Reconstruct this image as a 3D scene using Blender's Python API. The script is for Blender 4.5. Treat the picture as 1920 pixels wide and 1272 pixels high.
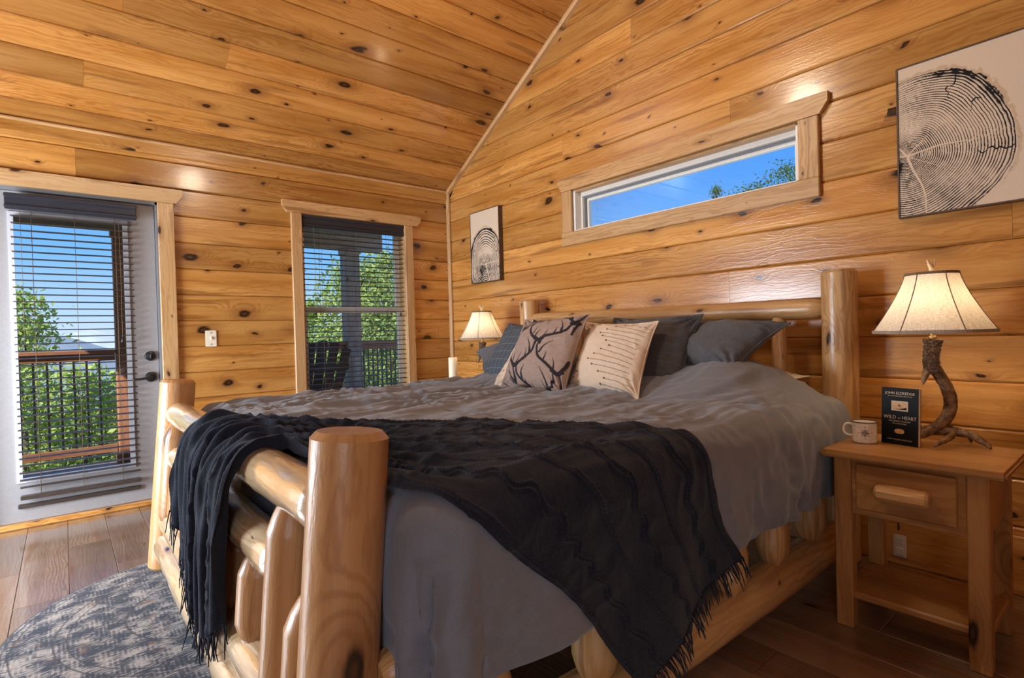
import bpy, bmesh, math, random
import numpy as np
from mathutils import Vector, Matrix, Euler

for o in list(bpy.data.objects):
    bpy.data.objects.remove(o)
scene = bpy.context.scene
COL = scene.collection
random.seed(7)
RNG = np.random.default_rng(11)

# ------------------------------------------------------------------ camera
FPX = 1013.116
YAW, PITCH, ROLL = 0.69347, -0.01138, -0.027796
CAM = Vector((-2.9374, -4.4485, 1.1113))
fw = Vector((math.sin(YAW) * math.cos(PITCH), math.cos(YAW) * math.cos(PITCH), math.sin(PITCH)))
rt = Vector((math.cos(YAW), -math.sin(YAW), 0))
up = rt.cross(fw)
rt2 = rt * math.cos(ROLL) + up * math.sin(ROLL)
up2 = up * math.cos(ROLL) - rt * math.sin(ROLL)
cd = bpy.data.cameras.new('camera')
cd.sensor_width = 36
cd.lens = FPX / 1920 * 36
cd.clip_start = 0.02
cd.clip_end = 5000
cam = bpy.data.objects.new('camera', cd)
COL.objects.link(cam)
cam.matrix_world = Matrix(((rt2.x, up2.x, -fw.x, CAM.x), (rt2.y, up2.y, -fw.y, CAM.y), (rt2.z, up2.z, -fw.z, CAM.z), (0, 0, 0, 1)))
scene.camera = cam

# ------------------------------------------------------------------ colour management
vs = scene.view_settings
vs.view_transform = 'Standard'
vs.look = 'None'
vs.exposure = 0.26
vs.gamma = 1.0
vs.use_curve_mapping = False

# ------------------------------------------------------------------ world, sun, daylight
w = bpy.data.worlds.new('sky')
scene.world = w
w.use_nodes = True
nt = w.node_tree
nt.nodes.clear()
wo = nt.nodes.new('ShaderNodeOutputWorld')
bg = nt.nodes.new('ShaderNodeBackground')
tc = nt.nodes.new('ShaderNodeTexCoord')
sx = nt.nodes.new('ShaderNodeSeparateXYZ')
cr = nt.nodes.new('ShaderNodeValToRGB')
nt.links.new(tc.outputs['Generated'], sx.inputs[0])
nt.links.new(sx.outputs['Z'], cr.inputs['Fac'])
nt.links.new(cr.outputs['Color'], bg.inputs['Color'])
nt.links.new(bg.outputs[0], wo.inputs[0])
e = cr.color_ramp.elements
e[0].position = 0.0
e[0].color = (0.62, 0.76, 0.90, 1)
e[1].position = 1.0
e[1].color = (0.035, 0.19, 0.68, 1)
for pos, c in ((0.05, (0.46, 0.68, 0.95)), (0.13, (0.20, 0.50, 0.97)), (0.25, (0.085, 0.34, 0.92)), (0.45, (0.05, 0.25, 0.80))):
    el = e.new(pos)
    el.color = (*c, 1)
bg.inputs['Strength'].default_value = 1.0

sd = bpy.data.lights.new('sun', 'SUN')
sd.energy = 8.0
sd.color = (1.0, 0.94, 0.85)
sd.angle = 0.01
sun = bpy.data.objects.new('sun', sd)
COL.objects.link(sun)
sun.rotation_euler = Vector((0.65, 0.45, -0.60)).to_track_quat('-Z', 'Y').to_euler()
sun.location = (-12, -2, 10)


def area_daylight(name, loc, direction, sx_, sy_, energy, color, spread=math.pi):
    d = bpy.data.lights.new(name, 'AREA')
    d.shape = 'RECTANGLE'
    d.size = sx_
    d.size_y = sy_
    d.energy = energy
    d.color = color
    d.spread = spread
    o = bpy.data.objects.new(name, d)
    COL.objects.link(o)
    o.location = loc
    o.rotation_euler = Vector(direction).to_track_quat('-Z', 'Z').to_euler()
    return o


# area lamp as daylight from an unseen window, added opposite the headboard
area_daylight('added_daylight', (-4.56, -1.05, 0.90), (1, 0, 0), 1.5, 1.2, 150, (0.80, 0.90, 1.0))
# area lamp at a made-up window behind the camera, added as neutral fill
area_daylight('added_daylight', (-4.02, -5.24, 1.40), (0, 1, 0), 0.9, 1.6, 15, (0.90, 0.95, 1.0))

# ------------------------------------------------------------------ helpers
WORLD = {}


def M3(X, Y, Z, o):
    return Matrix(((X.x, Y.x, Z.x, o.x), (X.y, Y.y, Z.y, o.y), (X.z, Y.z, Z.z, o.z), (0, 0, 0, 1)))


def frame(A, B, zdir):
    """Local X from A to B, local Z near zdir, origin at the middle."""
    A, B = Vector(A), Vector(B)
    X = (B - A).normalized()
    Z = Vector(zdir)
    if abs(Z.normalized().dot(X)) > 0.98:
        Z = Vector((-1, 0, 0))
    Z = (Z - X * Z.dot(X)).normalized()
    Y = Z.cross(X)
    return M3(X, Y, Z, (A + B) / 2)


def put(o, mat=None, parent=None, mw=None):
    COL.objects.link(o)
    mw = mw if mw is not None else Matrix()
    if parent is not None:
        o.parent = parent
        o.matrix_parent_inverse = WORLD[parent.name].inverted()
    o.matrix_basis = mw
    WORLD[o.name] = mw.copy()
    if mat is not None:
        o.data.materials.append(mat)
    return o


def tag(o, label=None, cat=None, group=None, kind=None):
    if label:
        o['label'] = label
    if cat:
        o['category'] = cat
    if group:
        o['group'] = group
    if kind:
        o['kind'] = kind
    return o


def empty(name, loc, label, cat, group=None):
    o = bpy.data.objects.new(name, None)
    o.empty_display_size = 0.05
    put(o, None, None, Matrix.Translation(Vector(loc)))
    return tag(o, label, cat, group)


def build(name, verts, faces, mat, parent=None, mw=None, smooth=False):
    me = bpy.data.meshes.new(name)
    me.from_pydata([tuple(map(float, v)) for v in verts], [], faces)
    if smooth:
        me.shade_smooth()
    me.update()
    return put(bpy.data.objects.new(name, me), mat, parent, mw)


_boxcache = {}


def box_mesh(sx_, sy_, sz_, bev, seg=1):
    key = (round(sx_, 4), round(sy_, 4), round(sz_, 4), bev, seg)
    if key in _boxcache:
        return _boxcache[key]
    bm = bmesh.new()
    bmesh.ops.create_cube(bm, size=1)
    bmesh.ops.scale(bm, vec=(sx_, sy_, sz_), verts=bm.verts)
    if bev > 0:
        bmesh.ops.bevel(bm, geom=list(bm.edges), offset=min(bev, 0.45 * min(sx_, sy_, sz_)), segments=seg, affect='EDGES')
    me = bpy.data.meshes.new('board')
    bm.to_mesh(me)
    bm.free()
    _boxcache[key] = me
    return me


def boxo(name, size, mw, mat, parent=None, bev=0.003, seg=1):
    """A bevelled board: size in local axes, local X is the grain."""
    me = box_mesh(*size, bev, seg)
    if me.materials and me.materials[0] != mat:
        me = me.copy()
        me.materials.clear()
    o = bpy.data.objects.new(name, me)
    put(o, None, parent, mw)
    if not me.materials:
        me.materials.append(mat)
    return o


def board(name, A, B, width, thick, zdir, mat, parent=None, bev=0.003, seg=1):
    L = (Vector(B) - Vector(A)).length
    return boxo(name, (L, width, thick), frame(A, B, zdir), mat, parent, bev, seg)


def abox(name, lo, hi, mat, parent=None, bev=0.003, grain='x', seg=1):
    """Axis aligned board between two corners with grain along an axis."""
    lo, hi = Vector(lo), Vector(hi)
    c = (lo + hi) / 2
    s = hi - lo
    if grain == 'x':
        return boxo(name, s, Matrix.Translation(c), mat, parent, bev, seg)
    if grain == 'y':
        m = M3(Vector((0, 1, 0)), Vector((-1, 0, 0)), Vector((0, 0, 1)), c)
        return boxo(name, (s.y, s.x, s.z), m, mat, parent, bev, seg)
    m = M3(Vector((0, 0, 1)), Vector((0, 1, 0)), Vector((-1, 0, 0)), c)
    return boxo(name, (s.z, s.y, s.x), m, mat, parent, bev, seg)


def catmull(pts, n):
    pts = np.asarray(pts, float)
    P = np.vstack([2 * pts[0] - pts[1], pts, 2 * pts[-1] - pts[-2]])
    out = []
    for i in range(1, len(P) - 2):
        for t in np.linspace(0, 1, n, endpoint=False):
            a, b, c, d = P[i - 1], P[i], P[i + 1], P[i + 2]
            out.append(0.5 * ((2 * b) + (-a + c) * t + (2 * a - 5 * b + 4 * c - d) * t * t + (-a + 3 * b - 3 * c + d) * t ** 3))
    out.append(P[-2])
    return np.array(out)


def tube_geo(path, rad, seg=10, cap=True, rough=0.0, seed=0):
    """Rings of a swept tube; path Nx3, rad N. Returns verts, faces."""
    path = np.asarray(path, float)
    n = len(path)
    rad = np.broadcast_to(np.asarray(rad, float), (n,))
    T = np.gradient(path, axis=0)
    T /= np.linalg.norm(T, axis=1)[:, None] + 1e-12
    ref = np.array([0, 0, 1.0]) if abs(T[0][2]) < 0.9 else np.array([0, 1.0, 0])
    N = ref - T[0] * (ref @ T[0])
    N /= np.linalg.norm(N)
    V = []
    ang = np.linspace(0, 2 * np.pi, seg, endpoint=False)
    rr = np.random.default_rng(seed)
    for i in range(n):
        N = N - T[i] * (N @ T[i])
        N /= np.linalg.norm(N)
        B = np.cross(T[i], N)
        r = rad[i] * (1 + rough * (rr.random(seg) - 0.5))
        V.append(path[i] + np.outer(np.cos(ang) * r, N) + np.outer(np.sin(ang) * r, B))
    V = np.concatenate(V)
    F = []
    for i in range(n - 1):
        for j in range(seg):
            a, b = i * seg + j, i * seg + (j + 1) % seg
            F.append((a, b, b + seg, a + seg))
    if cap:
        F.append(tuple(range(seg))[::-1])
        F.append(tuple((n - 1) * seg + j for j in range(seg)))
    return V, F


def tube(name, path, rad, mat, parent=None, seg=10, rough=0.0, seed=0, smooth=True, mw=None):
    V, F = tube_geo(path, rad, seg, True, rough, seed)
    return build(name, V, F, mat, parent, mw, smooth)


class MB:
    """Collects shapes for one mesh object."""

    def __init__(self):
        self.v, self.f = [], []

    def add(self, V, F):
        n = len(self.v)
        self.v.extend([tuple(map(float, q)) for q in V])
        self.f.extend([tuple(i + n for i in q) for q in F])
        return self

    def box(self, lo, hi):
        x0, y0, z0 = lo
        x1, y1, z1 = hi
        return self.add([(x0, y0, z0), (x1, y0, z0), (x1, y1, z0), (x0, y1, z0), (x0, y0, z1), (x1, y0, z1), (x1, y1, z1), (x0, y1, z1)],
                        [(3, 2, 1, 0), (4, 5, 6, 7), (0, 1, 5, 4), (1, 2, 6, 5), (2, 3, 7, 6), (3, 0, 4, 7)])

    def build(self, name, mat, parent=None, smooth=False, mw=None):
        return build(name, self.v, self.f, mat, parent, mw, smooth)


def lathe_geo(prof, seg=32, cap=False):
    V, F = [], []
    n = len(prof)
    for k in range(seg):
        a = 2 * math.pi * k / seg
        for r, z in prof:
            V.append((r * math.cos(a), r * math.sin(a), z))
    for k in range(seg):
        k2 = (k + 1) % seg
        for i in range(n - 1):
            F.append((k * n + i, k2 * n + i, k2 * n + i + 1, k * n + i + 1))
    return V, F


def grid_faces(n, m):
    i, j = np.meshgrid(np.arange(n - 1), np.arange(m - 1), indexing='ij')
    a = (i * m + j).ravel()
    return np.stack([a, a + m, a + m + 1, a + 1], 1).tolist()


# hashed value noise -------------------------------------------------
def _h(ix, iy, seed):
    n = (ix.astype(np.int64) * 374761393 + iy.astype(np.int64) * 668265263 + seed * 974634221) & 0x7fffffff
    n = ((n ^ (n >> 13)) * 1274126177) & 0x7fffffff
    return ((n ^ (n >> 16)) & 0xffff) / 65535.0


def vn(x, y, seed=0):
    x = np.asarray(x, float)
    y = np.asarray(y, float)
    ix, iy = np.floor(x), np.floor(y)
    fx, fy = x - ix, y - iy
    fx = fx * fx * fx * (fx * (fx * 6 - 15) + 10)
    fy = fy * fy * fy * (fy * (fy * 6 - 15) + 10)
    a, b = _h(ix, iy, seed), _h(ix + 1, iy, seed)
    c, d = _h(ix, iy + 1, seed), _h(ix + 1, iy + 1, seed)
    return (a * (1 - fx) + b * fx) * (1 - fy) + (c * (1 - fx) + d * fx) * fy - 0.5


def fbm(x, y, seed=0, octs=4):
    s, a = 0, 1.0
    for k in range(octs):
        s = s + a * vn(x * 2 ** k, y * 2 ** k, seed + k)
        a *= 0.5
    return s


def smooth01(t):
    t = np.clip(t, 0, 1)
    return t * t * (3 - 2 * t)


# ------------------------------------------------------------------ materials
class NT:
    def __init__(self, name):
        self.m = bpy.data.materials.new(name)
        self.m.use_nodes = True
        self.t = self.m.node_tree
        self.t.nodes.clear()
        self.out = self.t.nodes.new('ShaderNodeOutputMaterial')

    def n(self, typ, **kw):
        nd = self.t.nodes.new('ShaderNode' + typ)
        for k, v in kw.items():
            setattr(nd, k, v)
        return nd

    def l(self, a, b):
        self.t.links.new(a, b)

    def val(self, sock, v):
        if isinstance(v, bpy.types.NodeSocket):
            self.l(v, sock)
        else:
            sock.default_value = v

    def math(self, op, a, b=0.0, c=None, clamp=False):
        nd = self.n('Math', operation=op, use_clamp=clamp)
        self.val(nd.inputs[0], a)
        self.val(nd.inputs[1], b)
        if c is not None:
            self.val(nd.inputs[2], c)
        return nd.outputs[0]

    def ramp(self, v, lo, hi, a=0.0, b=1.0):
        nd = self.n('MapRange', interpolation_type='SMOOTHSTEP')
        self.val(nd.inputs['Value'], v)
        self.val(nd.inputs['From Min'], lo)
        self.val(nd.inputs['From Max'], hi)
        nd.inputs['To Min'].default_value = a
        nd.inputs['To Max'].default_value = b
        return nd.outputs[0]

    def mix(self, f, a, b, blend='MIX'):
        nd = self.n('Mix', data_type='RGBA', blend_type=blend)
        self.val(nd.inputs[0], f)
        for s, v in ((nd.inputs[6], a), (nd.inputs[7], b)):
            if isinstance(v, bpy.types.NodeSocket):
                self.l(v, s)
            else:
                s.default_value = (*v, 1) if len(v) == 3 else v
        return nd.outputs[2]

    def noise(self, vec, scale, detail=3, rough=0.55, dist=0.0):
        nd = self.n('TexNoise')
        nd.inputs['Scale'].default_value = scale
        nd.inputs['Detail'].default_value = detail
        nd.inputs['Roughness'].default_value = rough
        nd.inputs['Distortion'].default_value = dist
        if vec is not None:
            self.l(vec, nd.inputs['Vector'])
        return nd.outputs['Fac']

    def comb(self, x, y, z):
        nd = self.n('CombineXYZ')
        for s, v in zip(nd.inputs, (x, y, z)):
            self.val(s, v)
        return nd.outputs[0]

    def bsdf(self, color, rough=0.5, bump=None, bump_s=0.2, bump_d=0.002, coat=0.0, coat_r=0.1, spec=0.5, metal=0.0, sheen=0.0, alpha=None):
        b = self.n('BsdfPrincipled')
        for k, v in (('Base Color', color), ('Roughness', rough)):
            if isinstance(v, bpy.types.NodeSocket):
                self.l(v, b.inputs[k])
            else:
                b.inputs[k].default_value = (*v, 1) if k == 'Base Color' else v
        b.inputs['Metallic'].default_value = metal
        b.inputs['Specular IOR Level'].default_value = spec
        b.inputs['Coat Weight'].default_value = coat
        b.inputs['Coat Roughness'].default_value = coat_r
        b.inputs['Sheen Weight'].default_value = sheen
        if bump is not None:
            bp = self.n('Bump')
            bp.inputs['Strength'].default_value = bump_s
            bp.inputs['Distance'].default_value = bump_d
            self.l(bump, bp.inputs['Height'])
            self.l(bp.outputs[0], b.inputs['Normal'])
        self.l(b.outputs[0], self.out.inputs[0])
        return b


def pine(name, light, dark, knots=0.5, log=False, gloss=0.28, grain=1.0, var=0.25, coat=0.0, kscale=(2.6, 5.2), ksize=1.0):
    """Knotty pine: local X is the length, Y the width (or the turn of a log)."""
    m = NT(name)
    tcn = m.n('TexCoord')
    oi = m.n('ObjectInfo')
    s = m.n('SeparateXYZ')
    m.l(tcn.outputs['Object'], s.inputs[0])
    rnd = oi.outputs['Random']
    off = m.math('MULTIPLY', rnd, 137.0)
    off2 = m.math('MULTIPLY', rnd, 71.3)
    x = m.math('ADD', s.outputs[0], off)
    if log:
        u0 = m.math('MULTIPLY', m.math('ARCTAN2', s.outputs[1], s.outputs[2]), 0.07)
    else:
        u0 = m.math('ADD', s.outputs[1], m.math('MULTIPLY', s.outputs[2], 0.7))
    u = m.math('ADD', u0, off2)
    # wobble
    wv = m.comb(m.math('MULTIPLY', x, 3.0), m.math('MULTIPLY', u, 14.0), 0.0)
    wob = m.noise(wv, 1.0, 3, 0.55)
    wobc = m.math('SUBTRACT', wob, 0.5)
    # knots
    kv = m.comb(m.math('ADD', m.math('MULTIPLY', x, kscale[0]), m.math('MULTIPLY', wobc, 0.30)),
                m.math('ADD', m.math('MULTIPLY', u, kscale[1]), m.math('MULTIPLY', wobc, 0.34)), 0.0)
    vo = m.n('TexVoronoi', voronoi_dimensions='2D', feature='F1')
    vo.inputs['Scale'].default_value = 1.0
    vo.inputs['Randomness'].default_value = 1.0
    m.l(kv, vo.inputs['Vector'])
    sc = m.n('SeparateColor')
    m.l(vo.outputs['Color'], sc.inputs[0])
    present = m.math('LESS_THAN', sc.outputs[0], knots)
    size = m.math('MULTIPLY', m.math('MULTIPLY_ADD', m.math('POWER', sc.outputs[1], 2.6), 0.150 * ksize, 0.020 * ksize), present)
    size = m.math('MAXIMUM', size, 0.0001)
    rel = m.math('DIVIDE', vo.outputs['Distance'], size)
    core = m.ramp(rel, 1.15, 0.55)
    halo = m.math('MULTIPLY', m.ramp(rel, 3.4, 0.7), present)
    # grain lines bending round the knots
    bend = m.math('MULTIPLY', m.ramp(rel, 4.5, 0.6), m.math('MULTIPLY', size, 2.0))
    field = m.math('ADD', m.math('MULTIPLY', u, 38.0 * grain), m.math('ADD', m.math('MULTIPLY', wobc, 5.0), m.math('MULTIPLY', bend, 16.0)))
    gl = m.math('SINE', m.math('MULTIPLY', field, 6.2832))
    gl = m.ramp(gl, -0.2, 1.0)
    big = m.noise(m.comb(m.math('MULTIPLY', x, 0.9), m.math('MULTIPLY', u, 9.0), 3.0), 1.0, 3, 0.6, 0.4)
    fib = m.noise(m.comb(m.math('MULTIPLY', x, 7.0), m.math('MULTIPLY', u, 420.0), 0.0), 1.0, 2, 0.6)
    t = m.ramp(big, 0.30, 0.72)
    col = m.mix(t, light, dark)
    gs = m.math('MULTIPLY', gl, m.ramp(m.noise(m.comb(m.math('MULTIPLY', x, 0.7), m.math('MULTIPLY', u, 4.0), 9.0), 1.0, 2), 0.35, 0.7, 0.08, 0.62))
    col = m.mix(gs, col, tuple(c * k for c, k in zip(dark, (0.72, 0.62, 0.5))))
    col = m.mix(m.ramp(fib, 0.35, 0.75, 0.0, 0.22), col, tuple(c * 0.62 for c in dark))
    # board to board tone
    tone = m.n('HueSaturation')
    m.l(col, tone.inputs['Color'])
    m.l(m.math('MULTIPLY_ADD', rnd, 2 * var, 1.0 - var), tone.inputs['Value'])
    tone.inputs['Hue'].default_value = 0.5
    col = tone.outputs[0]
    # long dark heartwood / resin streaks, on a few boards
    st = m.noise(m.comb(m.math('MULTIPLY', x, 1.3), m.math('MULTIPLY', u, 17.0), 21.0), 1.0, 2, 0.5, 0.3)
    col = m.mix(m.ramp(st, 0.57, 0.72, 0.0, 0.62), col, (0.20, 0.072, 0.015))
    col = m.mix(m.math('MULTIPLY', halo, 0.55), col, (0.20, 0.070, 0.018))
    ringn = m.ramp(m.math('SINE', m.math('MULTIPLY', rel, 9.0)), -0.5, 1.0, 0.0, 0.5)
    kc = m.mix(ringn, (0.020, 0.009, 0.004), (0.10, 0.034, 0.011))
    col = m.mix(core, col, kc)
    orange = m.noise(m.comb(m.math('MULTIPLY', x, 60.0), m.math('MULTIPLY', u, 160.0), 5.0), 1.0, 2, 0.6)
    bh = m.math('ADD', m.math('MULTIPLY', gl, 0.35), m.math('MULTIPLY', orange, 0.9))
    rg = m.math('MULTIPLY_ADD', fib, 0.14, gloss - 0.07)
    m.bsdf(col, rg, bh, 0.28, 0.0022, coat, 0.12, spec=0.5)
    return m.m


def plain(name, color, rough=0.5, metal=0.0, nscale=30.0, amt=0.12, bump=0.1, spec=0.5, coat=0.0, stretch=(1, 1, 1), bd=0.002):
    m = NT(name)
    tcn = m.n('TexCoord')
    mp = m.n('Mapping')
    mp.inputs['Scale'].default_value = stretch
    m.l(tcn.outputs['Object'], mp.inputs[0])
    nz = m.noise(mp.outputs[0], nscale, 4, 0.6)
    c = m.mix(m.ramp(nz, 0.3, 0.7), tuple(k * (1 - amt) for k in color), tuple(min(1, k * (1 + amt)) for k in color))
    m.bsdf(c, rough, nz, bump, bd, coat, metal=metal, spec=spec)
    return m.m


def fabric(name, color, scale=900.0, amt=0.25, rough=0.9, bump=0.35, sheen=0.15, lines=None, col2=None):
    m = NT(name)
    tcn = m.n('TexCoord')
    s = m.n('SeparateXYZ')
    m.l(tcn.outputs['Object'], s.inputs[0])
    a = m.noise(m.comb(m.math('MULTIPLY', s.outputs[0], scale * 0.12), m.math('MULTIPLY', s.outputs[1], scale), s.outputs[2]), 1.0, 2)
    b = m.noise(m.comb(m.math('MULTIPLY', s.outputs[0], scale), m.math('MULTIPLY', s.outputs[1], scale * 0.12), s.outputs[2]), 1.0, 2)
    h = m.math('ADD', a, b)
    big = m.noise(tcn.outputs['Object'], 9.0, 3)
    c = m.mix(m.ramp(h, 0.75, 1.25), tuple(k * (1 - amt) for k in color), tuple(min(1, k * (1 + amt)) for k in (col2 or color)))
    c = m.mix(m.ramp(big, 0.3, 0.7, 0.0, 0.18), c, tuple(k * 0.75 for k in color))
    hh = h
    if lines:
        ln = m.ramp(m.math('SINE', m.math('MULTIPLY', s.outputs[1], 6.2832 / lines)), 0.90, 1.0)
        hh = m.math('ADD', h, m.math('MULTIPLY', ln, 1.2))
        c = m.mix(m.math('MULTIPLY', ln, 0.25), c, tuple(min(1, k * 1.9) for k in color))
    m.bsdf(c, rough, hh, bump, 0.0015, sheen=sheen, spec=0.2)
    return m.m


def painted(name, rough=0.8, bumpscale=700.0, bump=0.25, sheen=0.0, spec=0.25):
    """Reads the flat print from the 'print' colour attribute."""
    m = NT(name)
    a = m.n('Attribute')
    a.attribute_name = 'print'
    tcn = m.n('TexCoord')
    nz = m.noise(tcn.outputs['Object'], bumpscale, 2)
    c = m.mix(m.ramp(nz, 0.3, 0.7, 0.0, 0.16), a.outputs['Color'], (0.02, 0.018, 0.016))
    m.bsdf(c, rough, nz, bump, 0.0012, sheen=sheen, spec=spec)
    return m.m


def set_print(o, cols):
    me = o.data
    at = me.color_attributes.new('print', 'FLOAT_COLOR', 'POINT')
    buf = np.ones((len(me.vertices), 4), np.float32)
    buf[:, :3] = cols
    at.data.foreach_set('color', buf.ravel())


def lin(*c):
    return tuple((v / 255 / 12.92) if v / 255 <= 0.04045 else ((v / 255 + 0.055) / 1.055) ** 2.4 for v in c)


WALLP = pine('wall_pine', (0.63, 0.320, 0.090), (0.44, 0.178, 0.032), knots=0.66, gloss=0.24, var=0.25, coat=0.30, kscale=(2.8, 5.2))
CEILP = pine('ceiling_pine', (0.54, 0.250, 0.066), (0.38, 0.145, 0.026), knots=0.72, gloss=0.22, var=0.25, kscale=(2.6, 5.4), coat=0.35)
TRIMP = pine('trim_pine', (0.62, 0.39, 0.19), (0.52, 0.29, 0.115), knots=0.42, gloss=0.38, var=0.10, kscale=(3.2, 9.0), ksize=0.75)
LOGP = pine('log_pine', (0.62, 0.385, 0.175), (0.50, 0.27, 0.10), knots=0.42, log=True, gloss=0.30, var=0.10, kscale=(3.0, 6.0), ksize=0.8)
POSTP = pine('post_pine', (0.52, 0.285, 0.120), (0.41, 0.195, 0.068), knots=0.55, log=True, gloss=0.33, var=0.08, kscale=(2.6, 5.0), ksize=0.8, grain=0.55)
NSP = pine('nightstand_pine', (0.50, 0.27, 0.095), (0.38, 0.175, 0.050), knots=0.20, gloss=0.34, var=0.10, kscale=(2.4, 7.0))
GAP = plain('gap_dark_wood', (0.10, 0.040, 0.012), 0.6)
# ================================================================== STRUCTURE
XW, YS = -4.62, -5.30          # wall opposite the headboard, wall behind the camera
RIDGE_Y, EAVE = -2.65, 2.497
SLOPE = 0.568
RIDGE_Z = EAVE - RIDGE_Y * SLOPE


def ceil_z(y):
    return EAVE + SLOPE * (-y if y > RIDGE_Y else -(2 * RIDGE_Y - y))


SIDEW = pine('side_wall_pine', (0.58, 0.30, 0.10), (0.45, 0.20, 0.05), knots=0.5, gloss=0.3, var=0.1)
FLOORP = pine('floor_oak', (0.29, 0.19, 0.125), (0.20, 0.122, 0.075), knots=0.10, gloss=0.24, var=0.20, grain=1.6, kscale=(1.2, 4.0), coat=1.0)

# floor -----------------------------------------------------------
floor = MB().box((XW, YS, -0.12), (0.0, 0.0, -0.012)).build('floor', GAP)
tag(floor, kind='structure')
PW = 0.186
k = 0
xx = XW
rowi = 0
while xx < -0.001:
    x1 = min(xx + PW, 0.0)
    yy = -0.02 - (rowi * 0.47) % 1.22
    y_hi = -0.001
    while y_hi > YS:
        y_lo = max(yy, YS)
        if y_hi - y_lo > 0.02:
            abox('plank', (xx + 0.0008, y_lo + 0.0008, -0.012), (x1 - 0.0008, y_hi - 0.0008, 0.0), FLOORP, floor, 0.0016, 'y')
        y_hi = yy
        yy -= 1.22
    xx += PW
    rowi += 1

# generic planked wall --------------------------------------------
TH = 0.022


def plank_profile(h, thick=TH, bev=0.0085):
    """Cross-section of a tongue and groove board: wide soft bevel at both edges."""
    a = h / 2 - 0.0009
    return [(-a, 0.0), (-a, thick - bev), (-a + 0.003, thick - bev * 0.45), (-a + bev, thick), (a - bev, thick), (a - 0.003, thick - bev * 0.45), (a, thick - bev), (a, 0.0)]


def plank(name, mw, x0a, x0b, x1a, x1b, h, mat, parent, thick=TH, bev=0.0085):
    """Board along local X; ends may be cut on a slant (a: at -Y edge, b: at +Y edge)."""
    pr = plank_profile(h, thick, bev)
    V, F = [], []
    n = len(pr)
    for end in (0, 1):
        for (yy_, zz_) in pr:
            t = (yy_ + h / 2) / h
            xe = (x0a + (x0b - x0a) * t) if end == 0 else (x1a + (x1b - x1a) * t)
            V.append((xe, yy_, zz_))
    for i in range(n):
        j = (i + 1) % n
        F.append((i, i + n, j + n, j))
    F.append(tuple(range(n)))
    F.append(tuple(range(2 * n - 1, n - 1, -1)))
    # recentre so the texture differs along the wall through the random offset only
    return build(name, V, F, mat, parent, mw)


def rows_with_openings(rows, span, openings, emit):
    """rows: list of (z0,z1); openings: (a0,a1,z0,z1) along the wall; emit(a0,a1,z0,z1)."""
    for z0, z1 in rows:
        cuts = [o for o in openings if o[2] < z1 - 1e-4 and o[3] > z0 + 1e-4]
        cuts.sort()
        a = span[0]
        for o in cuts:
            if o[0] - a > 0.01:
                emit(a, o[0], z0, z1)
            if o[2] - z0 > 0.008:
                emit(o[0], o[1], z0, o[2])
            if z1 - o[3] > 0.008:
                emit(o[0], o[1], o[3], z1)
            a = o[1]
        if span[1] - a > 0.01:
            emit(a, span[1], z0, z1)


def slab_with_holes(name, axis, at, thick, span, zspan, openings, mat):
    """Wall core: boxes around the openings. axis 'y': plane y=at running along x."""
    mb = MB()
    rows_z = sorted({zspan[0], zspan[1], *[o[2] for o in openings], *[o[3] for o in openings]})
    for z0, z1 in zip(rows_z[:-1], rows_z[1:]):
        a = span[0]
        for o in sorted(openings):
            if o[2] < z1 - 1e-5 and o[3] > z0 + 1e-5:
                if o[0] > a:
                    mb.box(*(((a, at, z0), (o[0], at + thick, z1)) if axis == 'y' else ((at, a, z0), (at + thick, o[0], z1))))
                a = o[1]
        mb.box(*(((a, at, z0), (span[1], at + thick, z1)) if axis == 'y' else ((at, a, z0), (at + thick, span[1], z1))))
    o = mb.build(name, mat)
    return tag(o, kind='structure')


# door wall, y = 0 -------------------------------------------------
DX0, DX1, DZ1 = -3.335, -2.405, 2.085
WX0, WX1, WZ0, WZ1 = -1.432, -0.486, 0.52, 2.125
wall_left = slab_with_holes('wall_left', 'y', TH, 0.13, (XW, 0.15), (-0.12, EAVE + 0.05), [(DX0, DX1, -0.12, DZ1), (WX0, WX1, WZ0, WZ1)], SIDEW)
PIT = 0.1865
rows = []
z = 0.889 - 5 * PIT
while z < EAVE - 0.005:
    rows.append((max(z, 0.0), min(z + PIT, EAVE)))
    z += PIT
rows = [r for r in rows if r[1] - r[0] > 0.02]


def emit_left(a0, a1, z0, z1):
    segs = [(a0, a1)]
    if a1 - a0 > 2.6:
        c = a0 + random.uniform(0.8, a1 - a0 - 0.8)
        segs = [(a0, c), (c, a1)]
    for s0, s1 in segs:
        c = (s0 + s1) / 2
        mw = M3(Vector((1, 0, 0)), Vector((0, 0, 1)), Vector((0, -1, 0)), Vector((c, TH, (z0 + z1) / 2)))
        h = (s1 - s0) / 2 - 0.0004
        plank('plank', mw, -h, -h, h, h, z1 - z0, WALLP, wall_left)


rows_with_openings(rows, (XW, 0.0), [(DX0, DX1, -0.1, DZ1), (WX0, WX1, WZ0, WZ1)], emit_left)

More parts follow.
